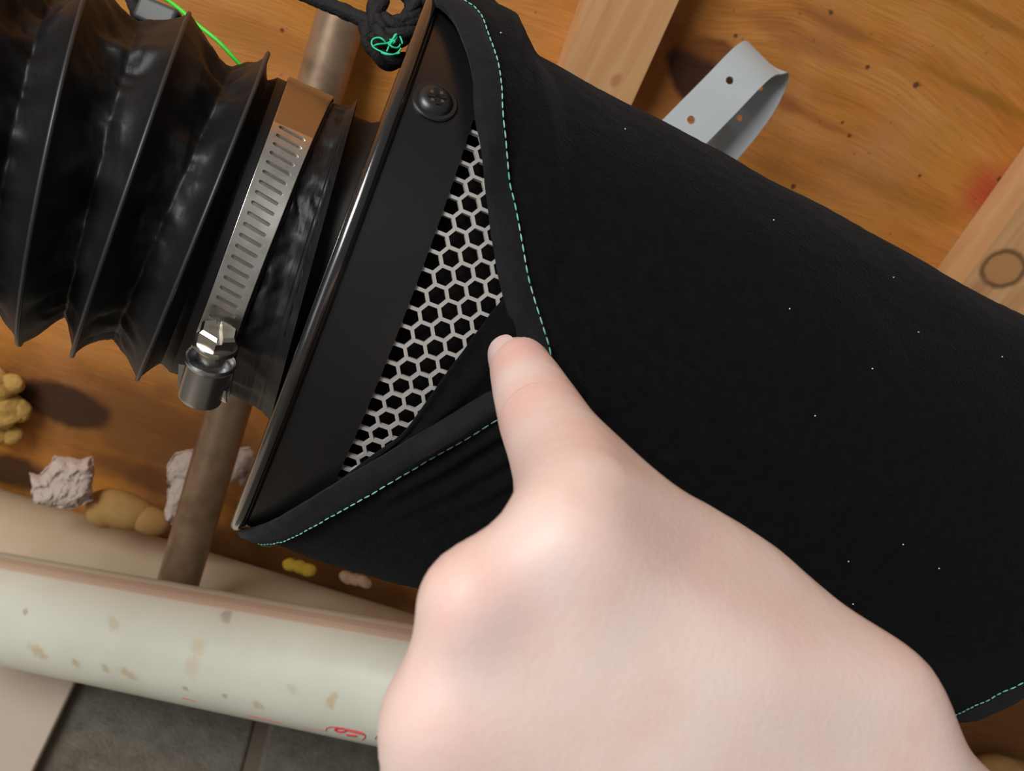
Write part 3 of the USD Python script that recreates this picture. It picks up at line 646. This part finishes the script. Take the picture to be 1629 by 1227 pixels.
def cell(tc, half_w, half_t, sl_l, sl_w):
    """One pitch of the slotted band: a rectangle with a slanted slot cut through."""
    e = np.linspace(-1, 1, 13)
    X = np.r_[e, 1, 1, e[::-1], -1, -1] * half_w; Y = np.r_[-np.ones(13), -.33, .33, np.ones(13), .33, -.33] * half_t
    hx = np.where(np.abs(X) >= half_w, np.sign(X) * sl_l, X / half_w * sl_l * .985); hx[[0, 12, 15, 27]] *= .97; hy = np.sign(Y) * sl_w * np.sqrt(np.clip(1 - (np.clip(np.abs(hx) - sl_l + sl_w, 0, sl_w) / sl_w) ** 2, 0, 1))
    hy = np.where(np.abs(Y) < half_t * .9, Y / half_t * sl_w * .3, hy)
    hy = hy + hx * .10
    b = len(bv)
    for xx, yy, r in ((X, Y, .0018), (hx, hy, .0018), (hx, hy, .0010), (X, Y, .0010)):
        bv.extend(ring_pt(lm + xx, tc + yy / RCL, np.full(M, RCL + r)))
    for i in range(M):
        j = (i + 1) % M
        for u in range(4):
            w_ = (u + 1) % 4
            bf.extend([[b + u * M + i, b + u * M + j, b + w_ * M + j], [b + u * M + i, b + w_ * M + j, b + w_ * M + i]])
for k in range(nsl):
    cell(t_a + sgn * (k + .5) * stepL / RCL, wd * .98, stepL / 2, wd * .68, .00058)
part(hc, 'slotted_band', fixed(TM(bv, bf)), 'clamp_steel', smooth=25, label='bright steel outer band with a ladder of slots')
# screw housing, built along the band's tangent
t_h = t_b; c_h = ring_pt(np.array(lm - .0004), np.array(t_h), np.array(RCL)); rad = unit(c_h - np.stack([np.interp(lm, DL, DP[:, k]) for k in range(3)]))
tng = unit(ring_pt(np.array(lm), np.array(t_h + .01 * sgn), np.array(RCL)) - ring_pt(np.array(lm), np.array(t_h - .01 * sgn), np.array(RCL)))
axl = np.cross(tng, rad)
hp = lambda px, py, Z: at(px, py, Z)
zc = proj(c_h)[2] - .0085
h_top, h_bot = hp(334, 577, zc + .001), hp(318, 632, zc + .0075)
hd = unit(h_bot - h_top); hl = np.linalg.norm(h_bot - h_top)
RH = 36 / FPX * zc
hs_ = part(hc, 'screw_housing', solid_disc([(.0028, RH * .82), (.0004, RH * .84), (-.0012, RH * 1.0), (-.0014, RH * 1.09), (-.0006, RH * 1.13), (.0004, RH * 1.07), (.001, RH * .99), (hl * .9, RH * .99), (hl * 1.0, RH * .95), (hl * 1.06, RH * .80), (hl * 1.08, RH * .5)], h_top, hd, 48), 'housing_steel', label='rounded steel housing of the worm screw')
inward = unit(np.stack([np.interp(lm, DL, DP[:, k]) for k in range(3)]) - c_h)
ob = [hp(286, 575, zc + .006), hp(372, 590, zc + .006), hp(366, 628, zc + .010), hp(284, 612, zc + .010)]
sad = np.array([p + inward * k * .0012 for p in ob for k in (-1, 1)])
part(hc, 'saddle', box_between(sad), 'housing_steel', smooth=False)
part(hc, 'saddle_tab', box_between([hp(350, 622, zc + .004) + inward * k * .001 for k in (0, 1)] + [hp(359, 622, zc + .004) + inward * k * .001 for k in (0, 1)] + [hp(360, 642, zc + .006) + inward * k * .001 for k in (0, 1)] + [hp(341, 634, zc + .006) + inward * k * .001 for k in (0, 1)]), 'bolt_steel', smooth=False)
w_top = h_top - hd * .0125
scw = part(hc, 'worm_screw', solid_disc([(.011, RH * .66), (.0072, RH * .66), (.0068, RH * .72), (.0066, RH * .98), (.0060, RH * 1.0), (.0052, RH * .95), (.0050, RH * .8)], w_top, hd, 40), 'bolt_steel', label='steel worm screw with washer collar')
hx_a = unit(np.cross(hd, FW)); hx_b = np.cross(hd, hx_a)
def hexhead():
    hexp = [(math.cos(math.radians(60 * k + 8)), math.sin(math.radians(60 * k + 8))) for k in range(6)]
    V = [w_top + hd * z + RH * q * (hx_a * a + hx_b * b) for z, q in ((.0054, .88), (.0014, .88), (.0004, .76)) for a, b in hexp]
    h = m3.Manifold.hull_points(np.array(V))
    sa = unit(hx_a * .5 + hx_b * .85); sb = unit(np.cross(hd, sa))
    cut = m3.Manifold.hull_points(np.array([w_top + hd * z + sa * u * RH * 1.3 + sb * w_ * RH * .13 for z in (-.002, .0022) for u in (-1, 1) for w_ in (-1, 1)]))
    q = (h - cut).to_mesh(); return TM(q.vert_properties[:, :3], q.tri_verts)
part(scw, 'hex_head', hexhead(), 'bolt_steel', smooth=False, label='hexagonal screw head with a driver slot')

# ================================================================== cords and threads at the top
def cordtube(px, r, n=60, nn=10):
    P = spline([at(a, b, z) for a, b, z in px], n); w_ = meshkit.noise(P * 900, 3)
    return tube(P, r * (.9 + .2 * w_), nn)
def braid(px, r, n=90):
    """Two strands twisted round each other along the path."""
    P = spline([at(a, b, z) for a, b, z in px], n); T, A, B = frames(P, FW); L = np.r_[0, np.cumsum(np.linalg.norm(np.diff(P, axis=0), axis=1))]
    out = []
    for k in range(3):
        a = L / (r * 5.5) * 2 * np.pi + k * 2.094
        out.append(tube(P + r * .5 * (np.cos(a)[:, None] * A + np.sin(a)[:, None] * B), r * .62, 8))
    return cat_(out)
kc_ = thing('black_cord', 'knotted black cord with a loop tied at the top of the filter rim', 'cord', at(610, 60, .335))
part(kc_, 'strand', cordtube([(440, -32, .345), (500, -2, .34), (545, 17, .338), (588, 36, .336), (625, 52, .336), (640, 60, .34)], .0027), 'cord_black', smooth=True)
part(kc_, 'knot', cat_([braid([(603, -40, .338), (604, -8, .336), (600, 20, .334), (606, 48, .333), (625, 60, .334)], .0036), braid([(655, -20, .336), (658, 8, .334), (650, 30, .333), (630, 40, .331), (606, 30, .332)], .0032),
                       braid([(588, 34, .336), (590, 60, .335), (604, 84, .335), (620, 96, .337), (634, 88, .340)], .0036), braid([(598, 52, .332), (622, 62, .331), (648, 48, .333), (660, 20, .336)], .0036), lump(at(618, 50, .338), (.0062, .006, .0055), 3, .3, 3, 300), lump(at(612, 76, .341), (.005, .004, .0045), 5, .3, 3, 300)]), 'cord_black', smooth=True)
part(kc_, 'tail', braid([(640, -40, .34), (648, -14, .337), (672, 4, .336), (690, -10, .337), (700, -40, .339)], .0034), 'cord_black', smooth=True)
gt = thing('green_thread', 'small tangle of bright green sewing thread on the black cord knot', 'thread', at(615, 75, .33))
zt = .3265
gl = [[(636, 84, zt), (618, 86, zt), (602, 80, zt), (592, 72, zt), (592, 64, zt), (600, 60, zt), (608, 62, zt - .001), (614, 68, zt)], [(595, 73, zt), (606, 70, zt - .001), (618, 68, zt), (626, 60, zt - .001), (630, 55, zt), (631, 58, zt), (622, 68, zt - .001), (624, 76, zt)],
      [(618, 70, zt - .001), (628, 76, zt - .001), (634, 75, zt), (637, 70, zt)], [(607, 84, zt), (620, 87, zt - .001), (632, 84, zt), (638, 76, zt)], [(620, 69, zt - .001), (617, 78, zt), (615, 82, zt)], [(620, 63, zt), (628, 66, zt - .001), (624, 70, zt)], [(636, 58, zt), (639, 64, zt), (640, 70, zt)], [(622, 66, zt - .0006), (627, 60, zt - .001), (631, 54, zt)]]
part(gt, 'thread', cat_([tube(spline([at(*p) for p in q], 30), .00032, 6) for q in gl]), 'bright_green_thread', smooth=True)
lw0 = at(300, 26, .327); 
gw = thing('green_wire', 'thin bright green wire running along the top of the black duct', 'wire', at(340, 62, .33))
part(gw, 'wire', cordtube([(255, -6, .338), (300, 27, .335), (320, 44, .334), (345, 64, .334), (372, 92, .336), (400, 120, .34)], .00075, 40, 8), 'green_wire', smooth=True)
hg = thing('hanging_strap', 'narrow black strap with a dark grey clip hanging at the top of the duct', 'strap', at(250, 30, .31))
part(hg, 'strap', cordtube([(203, -60, .322), (207, -10, .318), (214, 12, .315), (222, 28, .313), (232, 40, .312)], .0021, 40, 8), 'cord_black', smooth=True)
R3 = np.stack([unit(RT * .9 - UP * .38), unit(UP * .9 + RT * .38), -FW]); R3[2] = np.cross(R3[0], R3[1])
part(hg, 'clip', rounded((-.0068, -.0042, -.003), (.0068, .0042, .003), .0016, R3, at(251, 26, .306)), 'buckle_gray', smooth=40)

# ================================================================== hand
# the body: joints with a radius (pixel position, real distance, radius in metres), bones as round cones blended into one skin
J = dict(
 tip=(827, 583, .2385, .0075), dp=(843, 620, .2285, .0087), dip=(862, 664, .2180, .0098), mid=(886, 712, .2050, .0104), pip=(908, 757, .1935, .0113), prox=(918, 810, .1790, .0112),
 mcp_i=(893, 868, .1700, .0106), mcp_m=(741, 951, .1640, .0079), mcp_r=(688, 1140, .1660, .0093), mcp_p=(690, 1345, .178, .009),
 pr2=(962, 792, .196, .0108), web=(1052, 846, .1930, .0088), web2=(1105, 868, 0.2, 0.0092), th_mcp=(1196, 930, 0.203, 0.0096), th_m2=(1296, 1034, 0.203, 0.0107), th_cmc=(1396, 1118, 0.2, 0.0128), wr_t=(1432, 1250, 0.203, 0.015), wr_p=(1120, 1650, .194, .0145),
 th_ip=(1075, 905, .2300, .0092), th_tip=(985, 850, .2530, .0078),
 m_pip=(806, 945, .2080, .0086), m_dip=(900, 1020, .2150, .0076), m_tip=(955, 1075, .1990, .0068),
 r_pip=(770, 1125, .2120, .0084), r_dip=(870, 1190, .2180, .0074), r_tip=(930, 1225, .2010, .0066),
 p_pip=(790, 1310, .2100, .0074), p_dip=(880, 1350, .2140, .0066), p_tip=(940, 1370, .1990, .0058),
 pm_i=(990, 1010, .196, .0125), pm_r=(830, 1200, .192, .011), pm_c=(1150, 1180, .196, .014),
 arm_t=(1800, 1640, .245, .024), arm_p=(1500, 2050, .255, .024), arm2_t=(2150, 2000, .31, .029), arm2_p=(1900, 2350, .32, .029),
 vm=(728, 1050, .1690, .0066), vi=(838, 902, .1700, .0078),
 bk1=(1010, 960, .176, .0100), bk2=(900, 1050, .172, .0095), bk3=(1160, 1060, .1815, .0115), bk4=(1000, 1250, .1790, .0120), bk5=(1250, 1200, 0.193, 0.015), bk6=(850, 1290, .178, .0105))
P = {k: at(*v[:3]) for k, v in J.items()}; Rj = {k: v[3] for k, v in J.items()}
bones = [('tip', 'dp'), ('dp', 'dip'), ('dip', 'mid'), ('mid', 'pip'), ('pip', 'prox'), ('prox', 'mcp_i'), ('mid', 'pr2'), ('pip', 'pr2'), ('pr2', 'web'), ('web', 'web2'), ('web2', 'th_mcp'), ('th_mcp', 'th_m2'), ('th_m2', 'th_cmc'), ('th_cmc', 'wr_t'),
 ('prox', 'web'), ('mcp_i', 'web'), ('mcp_i', 'web2'), ('mcp_i', 'bk1'), ('bk1', 'web2'), ('bk1', 'th_mcp'), ('bk1', 'bk3'), ('bk3', 'th_mcp'), ('bk3', 'th_m2'), ('bk3', 'th_cmc'), ('bk3', 'bk5'), ('bk5', 'th_cmc'), ('bk5', 'wr_t'),
 ('mcp_i', 'vi'), ('vi', 'mcp_m'), ('mcp_m', 'bk2'), ('mcp_i', 'bk2'), ('bk2', 'bk1'), ('bk2', 'bk3'), ('bk2', 'bk4'), ('mcp_m', 'vm'), ('vm', 'mcp_r'), ('mcp_r', 'bk2'), ('mcp_r', 'bk4'), ('mcp_r', 'mcp_p'), ('mcp_r', 'bk6'), ('bk6', 'bk4'), ('mcp_p', 'bk6'), ('bk6', 'wr_p'), ('bk4', 'bk5'), ('bk4', 'wr_p'), ('bk5', 'wr_p'), ('bk4', 'bk3'), ('wr_t', 'wr_p'),
 ('th_mcp', 'th_ip'), ('th_ip', 'th_tip'), ('mcp_m', 'm_pip'), ('m_pip', 'm_dip'), ('m_dip', 'm_tip'), ('mcp_r', 'r_pip'), ('r_pip', 'r_dip'), ('r_dip', 'r_tip'), ('mcp_p', 'p_pip'), ('p_pip', 'p_dip'), ('p_dip', 'p_tip'),
 ('mcp_i', 'pm_i'), ('pm_i', 'pm_c'), ('pm_i', 'pm_r'), ('mcp_m', 'pm_i'), ('mcp_m', 'pm_r'), ('mcp_r', 'pm_r'), ('mcp_p', 'pm_r'), ('pm_r', 'pm_c'), ('pm_c', 'wr_t'), ('pm_c', 'wr_p'), ('pm_c', 'th_cmc'), ('pm_i', 'th_m2'), ('pm_i', 'web2'),
 ('wr_t', 'arm_t'), ('wr_p', 'arm_p'), ('arm_t', 'arm_p'), ('wr_t', 'arm_p'), ('arm_t', 'arm2_t'), ('arm_p', 'arm2_p'), ('arm2_t', 'arm2_p'), ('arm_t', 'arm2_p')]
tris = [('mcp_i', 'bk1', 'bk2'), ('mcp_i', 'vi', 'bk2'), ('vi', 'mcp_m', 'bk2'), ('mcp_m', 'vm', 'bk2'), ('vm', 'mcp_r', 'bk2'), ('mcp_r', 'bk2', 'bk4'), ('mcp_r', 'bk6', 'bk4'), ('mcp_r', 'mcp_p', 'bk6'), ('bk1', 'bk2', 'bk3'), ('bk2', 'bk3', 'bk4'), ('bk3', 'bk4', 'bk5'), ('bk3', 'bk5', 'th_cmc'), ('bk3', 'th_m2', 'th_cmc'), ('bk3', 'th_m2', 'th_mcp'), ('bk1', 'bk3', 'th_mcp'), ('bk1', 'web2', 'th_mcp'), ('mcp_i', 'bk1', 'web2'), ('mcp_i', 'web', 'web2'), ('mcp_i', 'prox', 'web'), ('prox', 'web', 'pr2'), ('prox', 'pip', 'pr2'), ('mid', 'pip', 'pr2'),
 ('bk5', 'th_cmc', 'wr_t'), ('bk4', 'bk5', 'wr_p'), ('bk5', 'wr_t', 'wr_p'), ('bk6', 'bk4', 'wr_p'), ('mcp_p', 'bk6', 'wr_p'), ('pm_c', 'wr_t', 'wr_p'), ('pm_i', 'pm_r', 'pm_c'), ('pm_i', 'bk1', 'bk2'), ('pm_r', 'bk6', 'bk4'), ('pm_c', 'bk3', 'bk4'), ('pm_c', 'bk5', 'th_cmc'), ('wr_t', 'wr_p', 'arm_t'), ('wr_p', 'arm_t', 'arm_p'), ('arm_t', 'arm_p', 'arm2_t'), ('arm_p', 'arm2_t', 'arm2_p'), ('pm_c', 'th_m2', 'th_cmc'), ('pm_i', 'th_mcp', 'th_m2'), ('pm_c', 'pm_i', 'th_m2')]

def skin(h=.0019):
    """The joints' blended distance field on a grid, softened (more on the back of the hand than on the fingers), and its surface by surface nets."""
    from scipy.ndimage import gaussian_filter
    pts = np.array(list(P.values())); lo, hi = pts.min(0) - .034, pts.max(0) + .034
    n = np.ceil((hi - lo) / h).astype(int) + 1; ax = [lo[q] + h * np.arange(n[q]) for q in range(3)]
    mind = np.full(n, .05)
    for prim in bones + tris:
        V, R_ = np.array([P[a] for a in prim]), np.array([Rj[a] for a in prim]); mg = R_.max() + .012
        i0 = np.maximum(((V.min(0) - mg - lo) / h).astype(int), 0); i1 = np.minimum(((V.max(0) + mg - lo) / h).astype(int) + 2, n)
        sl_ = tuple(slice(a, b) for a, b in zip(i0, i1))
        p = np.stack(np.meshgrid(*[ax[q][sl_[q]] for q in range(3)], indexing='ij'), -1)
        if len(prim) == 3:
            e0, e1 = V[1] - V[0], V[2] - V[0]; w = p - V[0]; a, b, c = e0 @ e0, e0 @ e1, e1 @ e1; d0, d1 = w @ e0, w @ e1
            dn = a * c - b * b; u, v = (c * d0 - b * d1) / dn, (a * d1 - b * d0) / dn
            ins = (u >= 0) & (v >= 0) & (u + v <= 1); u, v = np.where(ins, u, 0), np.where(ins, v, 0)
            d = np.linalg.norm(w - u[..., None] * e0 - v[..., None] * e1, axis=-1) - (R_[0] + u * (R_[1] - R_[0]) + v * (R_[2] - R_[0]))
            d = np.where(ins, d, .05)
        else:
            e = V[1] - V[0]; t = np.clip(((p - V[0]) @ e) / (e @ e), 0, 1)
            d = np.linalg.norm(p - V[0] - t[..., None] * e, axis=-1) - (R_[0] + t * (R_[1] - R_[0]))
        mind[sl_] = np.minimum(mind[sl_], d)
    field = mind
    field = np.clip(field, -.03, .03)
    soft, hard = gaussian_filter(field, .0048 / h), gaussian_filter(field, .0021 / h)
    p = np.stack(np.meshgrid(*ax, indexing='ij'), -1)
    fing = np.min([np.linalg.norm(p - P[q], axis=-1) for q in ('tip', 'dp', 'dip', 'mid', 'pip', 'm_pip', 'm_dip', 'm_tip', 'r_pip', 'r_dip', 'r_tip', 'p_pip', 'p_dip', 'p_tip', 'th_ip', 'th_tip')], 0)
    w = np.clip((fing - .014) / .022, 0, 1); field = (hard - .0007) * (1 - w) + (soft - .0012) * w
    for q, amp, sg in (('mcp_i', .0020, .009), ('mcp_m', .0022, .007), ('mcp_r', .0012, .009), ('mcp_p', .0018, .009), ('th_cmc', .0016, .012)):
        field -= amp * np.exp(-((p - P[q]) ** 2).sum(-1) / (2 * sg * sg))
    for a, b, amp, sg in (('mcp_i', 'bk3', .0012, .0042), ('mcp_m', 'bk4', .0011, .0042), ('mcp_r', 'bk6', .0006, .0045)):   # tendons
        e = P[b] - P[a]; t = np.clip(((p - P[a]) @ e) / (e @ e), 0, 1); dd = np.linalg.norm(np.cross(p - P[a], unit(e)), axis=-1)
        field -= amp * np.exp(-dd ** 2 / (2 * sg * sg)) * (1 - t) * (t > 0)
    vl = (P['mcp_i'] + P['mcp_m'] + P['bk2']) / 3 - FW * .008
    field += .0012 * np.exp(-((p - vl) ** 2).sum(-1) / (2 * .007 ** 2))
    # surface nets
    ins = field < 0; c8 = [(a, b, c) for a in (0, 1) for b in (0, 1) for c in (0, 1)]
    sub = lambda A, o: A[o[0]:n[0] - 1 + o[0], o[1]:n[1] - 1 + o[1], o[2]:n[2] - 1 + o[2]]
    cnt = sum(sub(ins, o).astype(int) for o in c8); cell = (cnt > 0) & (cnt < 8); ids = -np.ones(cell.shape, int); ids[cell] = np.arange(cell.sum())
    at_ = np.argwhere(cell); acc3, num = np.zeros((len(at_), 3)), np.zeros(len(at_))
    for a in c8:
        for q in range(3):
            if a[q] == 0:
                b = list(a); b[q] = 1
                fa, fb = field[tuple((at_ + a).T)], field[tuple((at_ + b).T)]; cr = (fa < 0) != (fb < 0)
                t = np.where(cr, fa / np.where(cr, fa - fb, 1), 0); off = np.tile(np.array(a, float), (len(at_), 1)); off[:, q] = t
                acc3 += off * cr[:, None]; num += cr
    V = lo + h * (at_ + acc3 / num[:, None]); F_ = []
    for q in range(3):
        u, v = (q + 1) % 3, (q + 2) % 3; s0 = [slice(1, -1)] * 3; s0[q] = slice(0, -1); s1 = list(s0); s1[q] = slice(1, None)
        A, Bq = ins[tuple(s0)], ins[tuple(s1)]; g = np.argwhere(A != Bq); pos = g + [0 if r_ == q else 1 for r_ in range(3)]; fl = A[tuple(g.T)]
        def cid(du, dv):
            x = pos.copy(); x[:, u] -= du; x[:, v] -= dv; return ids[tuple(x.T)]
        Q = np.stack([cid(1, 1), cid(0, 1), cid(0, 0), cid(1, 0)], 1); Q[~fl] = Q[~fl][:, ::-1]; F_.append(Q)
    F_ = np.vstack(F_); return trimesh.Trimesh(V, np.vstack([F_[:, [0, 1, 2]], F_[:, [0, 2, 3]]]), process=False)
hand = skin()
hand = max(hand.split(only_watertight=False), key=lambda q: len(q.faces))
trimesh.smoothing.filter_taubin(hand, iterations=8)

def crease(N, L, i, src, c, t, rad, w, color, amount):
    """A fold line of the skin round the finger: thin band square to T through C, fading with the distance from C."""
    k = f'c{i}'
    N[k+'s'] = ('vector_math', {'math_type': 'subtract', 'vector2': tuple(c)}); L.append(('g.position', k+'s.vector1'))
    N[k+'n'] = ('noise_texture', {'scale': 160., 'detail': 2}); L.append(('g.position', k+'n.vector'))
    N[k+'d'] = ('vector_math', {'math_type': 'dot_product', 'vector2': tuple(t)}); L.append((k+'s.vector', k+'d.vector1'))
    N[k+'a'] = ('math', {'math_type': 'multiply_add', 'value2': .0028}); L += [(k+'n.fac', k+'a.value1'), (k+'d.value', k+'a.value3')]
    N[k+'o'] = ('math', {'math_type': 'subtract', 'value2': .0014}); L.append((k+'a.value', k+'o.value1'))
    N[k+'b'] = ('math', {'math_type': 'absolute'}); L.append((k+'o.value', k+'b.value1'))
    N[k+'r'] = ('map_range', {'range_type': 'smoothstep', 'from_min': w, 'from_max': 0., 'to_min': 0., 'to_max': amount}); L.append((k+'b.value', k+'r.value'))
    N[k+'l'] = ('vector_math', {'math_type': 'length'}); L.append((k+'s.vector', k+'l.vector1'))
    N[k+'f'] = ('map_range', {'range_type': 'smoothstep', 'from_min': rad, 'from_max': rad * .4, 'to_min': 0., 'to_max': 1.}); L.append((k+'l.value', k+'f.value'))
    N[k+'x'] = ('math', {'math_type': 'multiply'}); L += [(k+'r.result', k+'x.value1'), (k+'f.result', k+'x.value2')]
    N[k+'m'] = ('mix_color', {'b': color}); L += [(k+'x.value', k+'m.fac'), (src, k+'m.a')]
    return k + 'm.result', k + 'x.value'
def skin_extra(N, L):
    N['s1'] = ('noise_texture', {'scale': 55., 'detail': 4, 'roughness': .6}); L.append(('g.position', 's1.vector'))
    N['sr'] = ('rgb_ramp', {'ramp': [(.3, (.76, .56, .505)), (.5, (.78, .61, .55)), (.7, (.78, .64, .585))]}); L.append(('s1.fac', 'sr.fac'))
    src = 'sr.color'; red = (.80, .38, .33)
    for i, (q, r, am) in enumerate((('mcp_m', .014, .30), ('mcp_r', .014, .22), ('mcp_i', .016, .12), ('tip', .012, .6), ('dip', .014, .5), ('pip', .015, .3), ('th_cmc', .02, .12))):
        src = blob(N, L, i, src, tuple(P[q] - FW * .006), (r, r, r), red, (1.3, .2), .2, 60, am)
    for i, (px, py, z, r) in enumerate(((772, 1015, .158, .006), (752, 1062, .158, .006), (800, 985, .158, .005), (880, 925, .160, .007))):
        src = blob(N, L, 20 + i, src, tuple(at(px, py, z)), (r, r, r * 1.4), (.60, .55, .56), (1.3, .2), .3, 120, .2)
    bs = []
    for i, (px, py, z, a, b, w, am) in enumerate(((838, 655, .215, 'dp', 'dip', .0006, .5), (843, 668, .213, 'dp', 'dip', .0005, .35), (860, 655, .214, 'dp', 'dip', .0004, .3), (822, 560, .236, 'tip', 'dp', .0003, .0), (880, 745, .185, 'mid', 'prox', .0006, .25))):
        src, b_ = crease(N, L, i, src, at(px, py, z), unit(P[b] - P[a]), .012, w, (.66, .36, .30), am); bs.append(b_)
    L.append((src, 'p.base_color'))
    N['bn'] = ('noise_texture', {'scale': 800., 'detail': 2}); L.append(('g.position', 'bn.vector'))
    N['ba'] = ('math', {'math_type': 'multiply_add', 'value2': -2.5}); L += [(bs[0], 'ba.value1'), ('bn.fac', 'ba.value3')]
    N['bb'] = ('bump', {'strength': .10, 'distance': .0009}); L += [('ba.value', 'bb.height'), ('bb.normal', 'p.normal')]
mat('skin', (.82, .58, .50), .48, spec=.35, sss=.10, extra=skin_extra)
hd_ = thing('pointing_hand', 'bare left hand with the index finger pulling the sleeve hem back', 'hand', P['tip'])
body_path = part(hd_, 'skin', hand, 'skin', smooth=True)
# nail on the side of the fingertip that turns away from the camera's right
ft = unit(P['tip'] - P['dp']); nn = -RT * .86 + UP * .34 - FW * .38; nn = unit(nn - ft * (nn @ ft)); nb = np.cross(ft, nn)
nv = []
for u in np.linspace(-1, 1, 21):            # along the finger
    row_ = []
    for v in np.linspace(-1, 1, 17):
        half = .88 * (1 - .18 * max(u, 0) ** 3) * (1 - .25 * max(-u, 0) ** 4)
        ph = v * half
        al = (u * .0056 - .0002) + .0012 * (1 - v * v) * (1 if u > 0 else -1) * abs(u)
        rr2 = Rj['tip'] - .0001 - .0004 * max(u, 0) ** 2 + .0003 * (1 - v * v)
        row_.append(P['tip'] + ft * al + rr2 * (math.cos(ph) * nn + math.sin(ph) * nb))
    nv.append(row_)
nv = np.array(nv); nin = P['tip'] + (nv - P['tip']) * .93
nring = np.concatenate([nv, nin[:, ::-1]], 1)
part(hd_, 'fingernail', fixed(grid(nring, cv=True)), 'nail', smooth=60, label='pale pink fingernail')
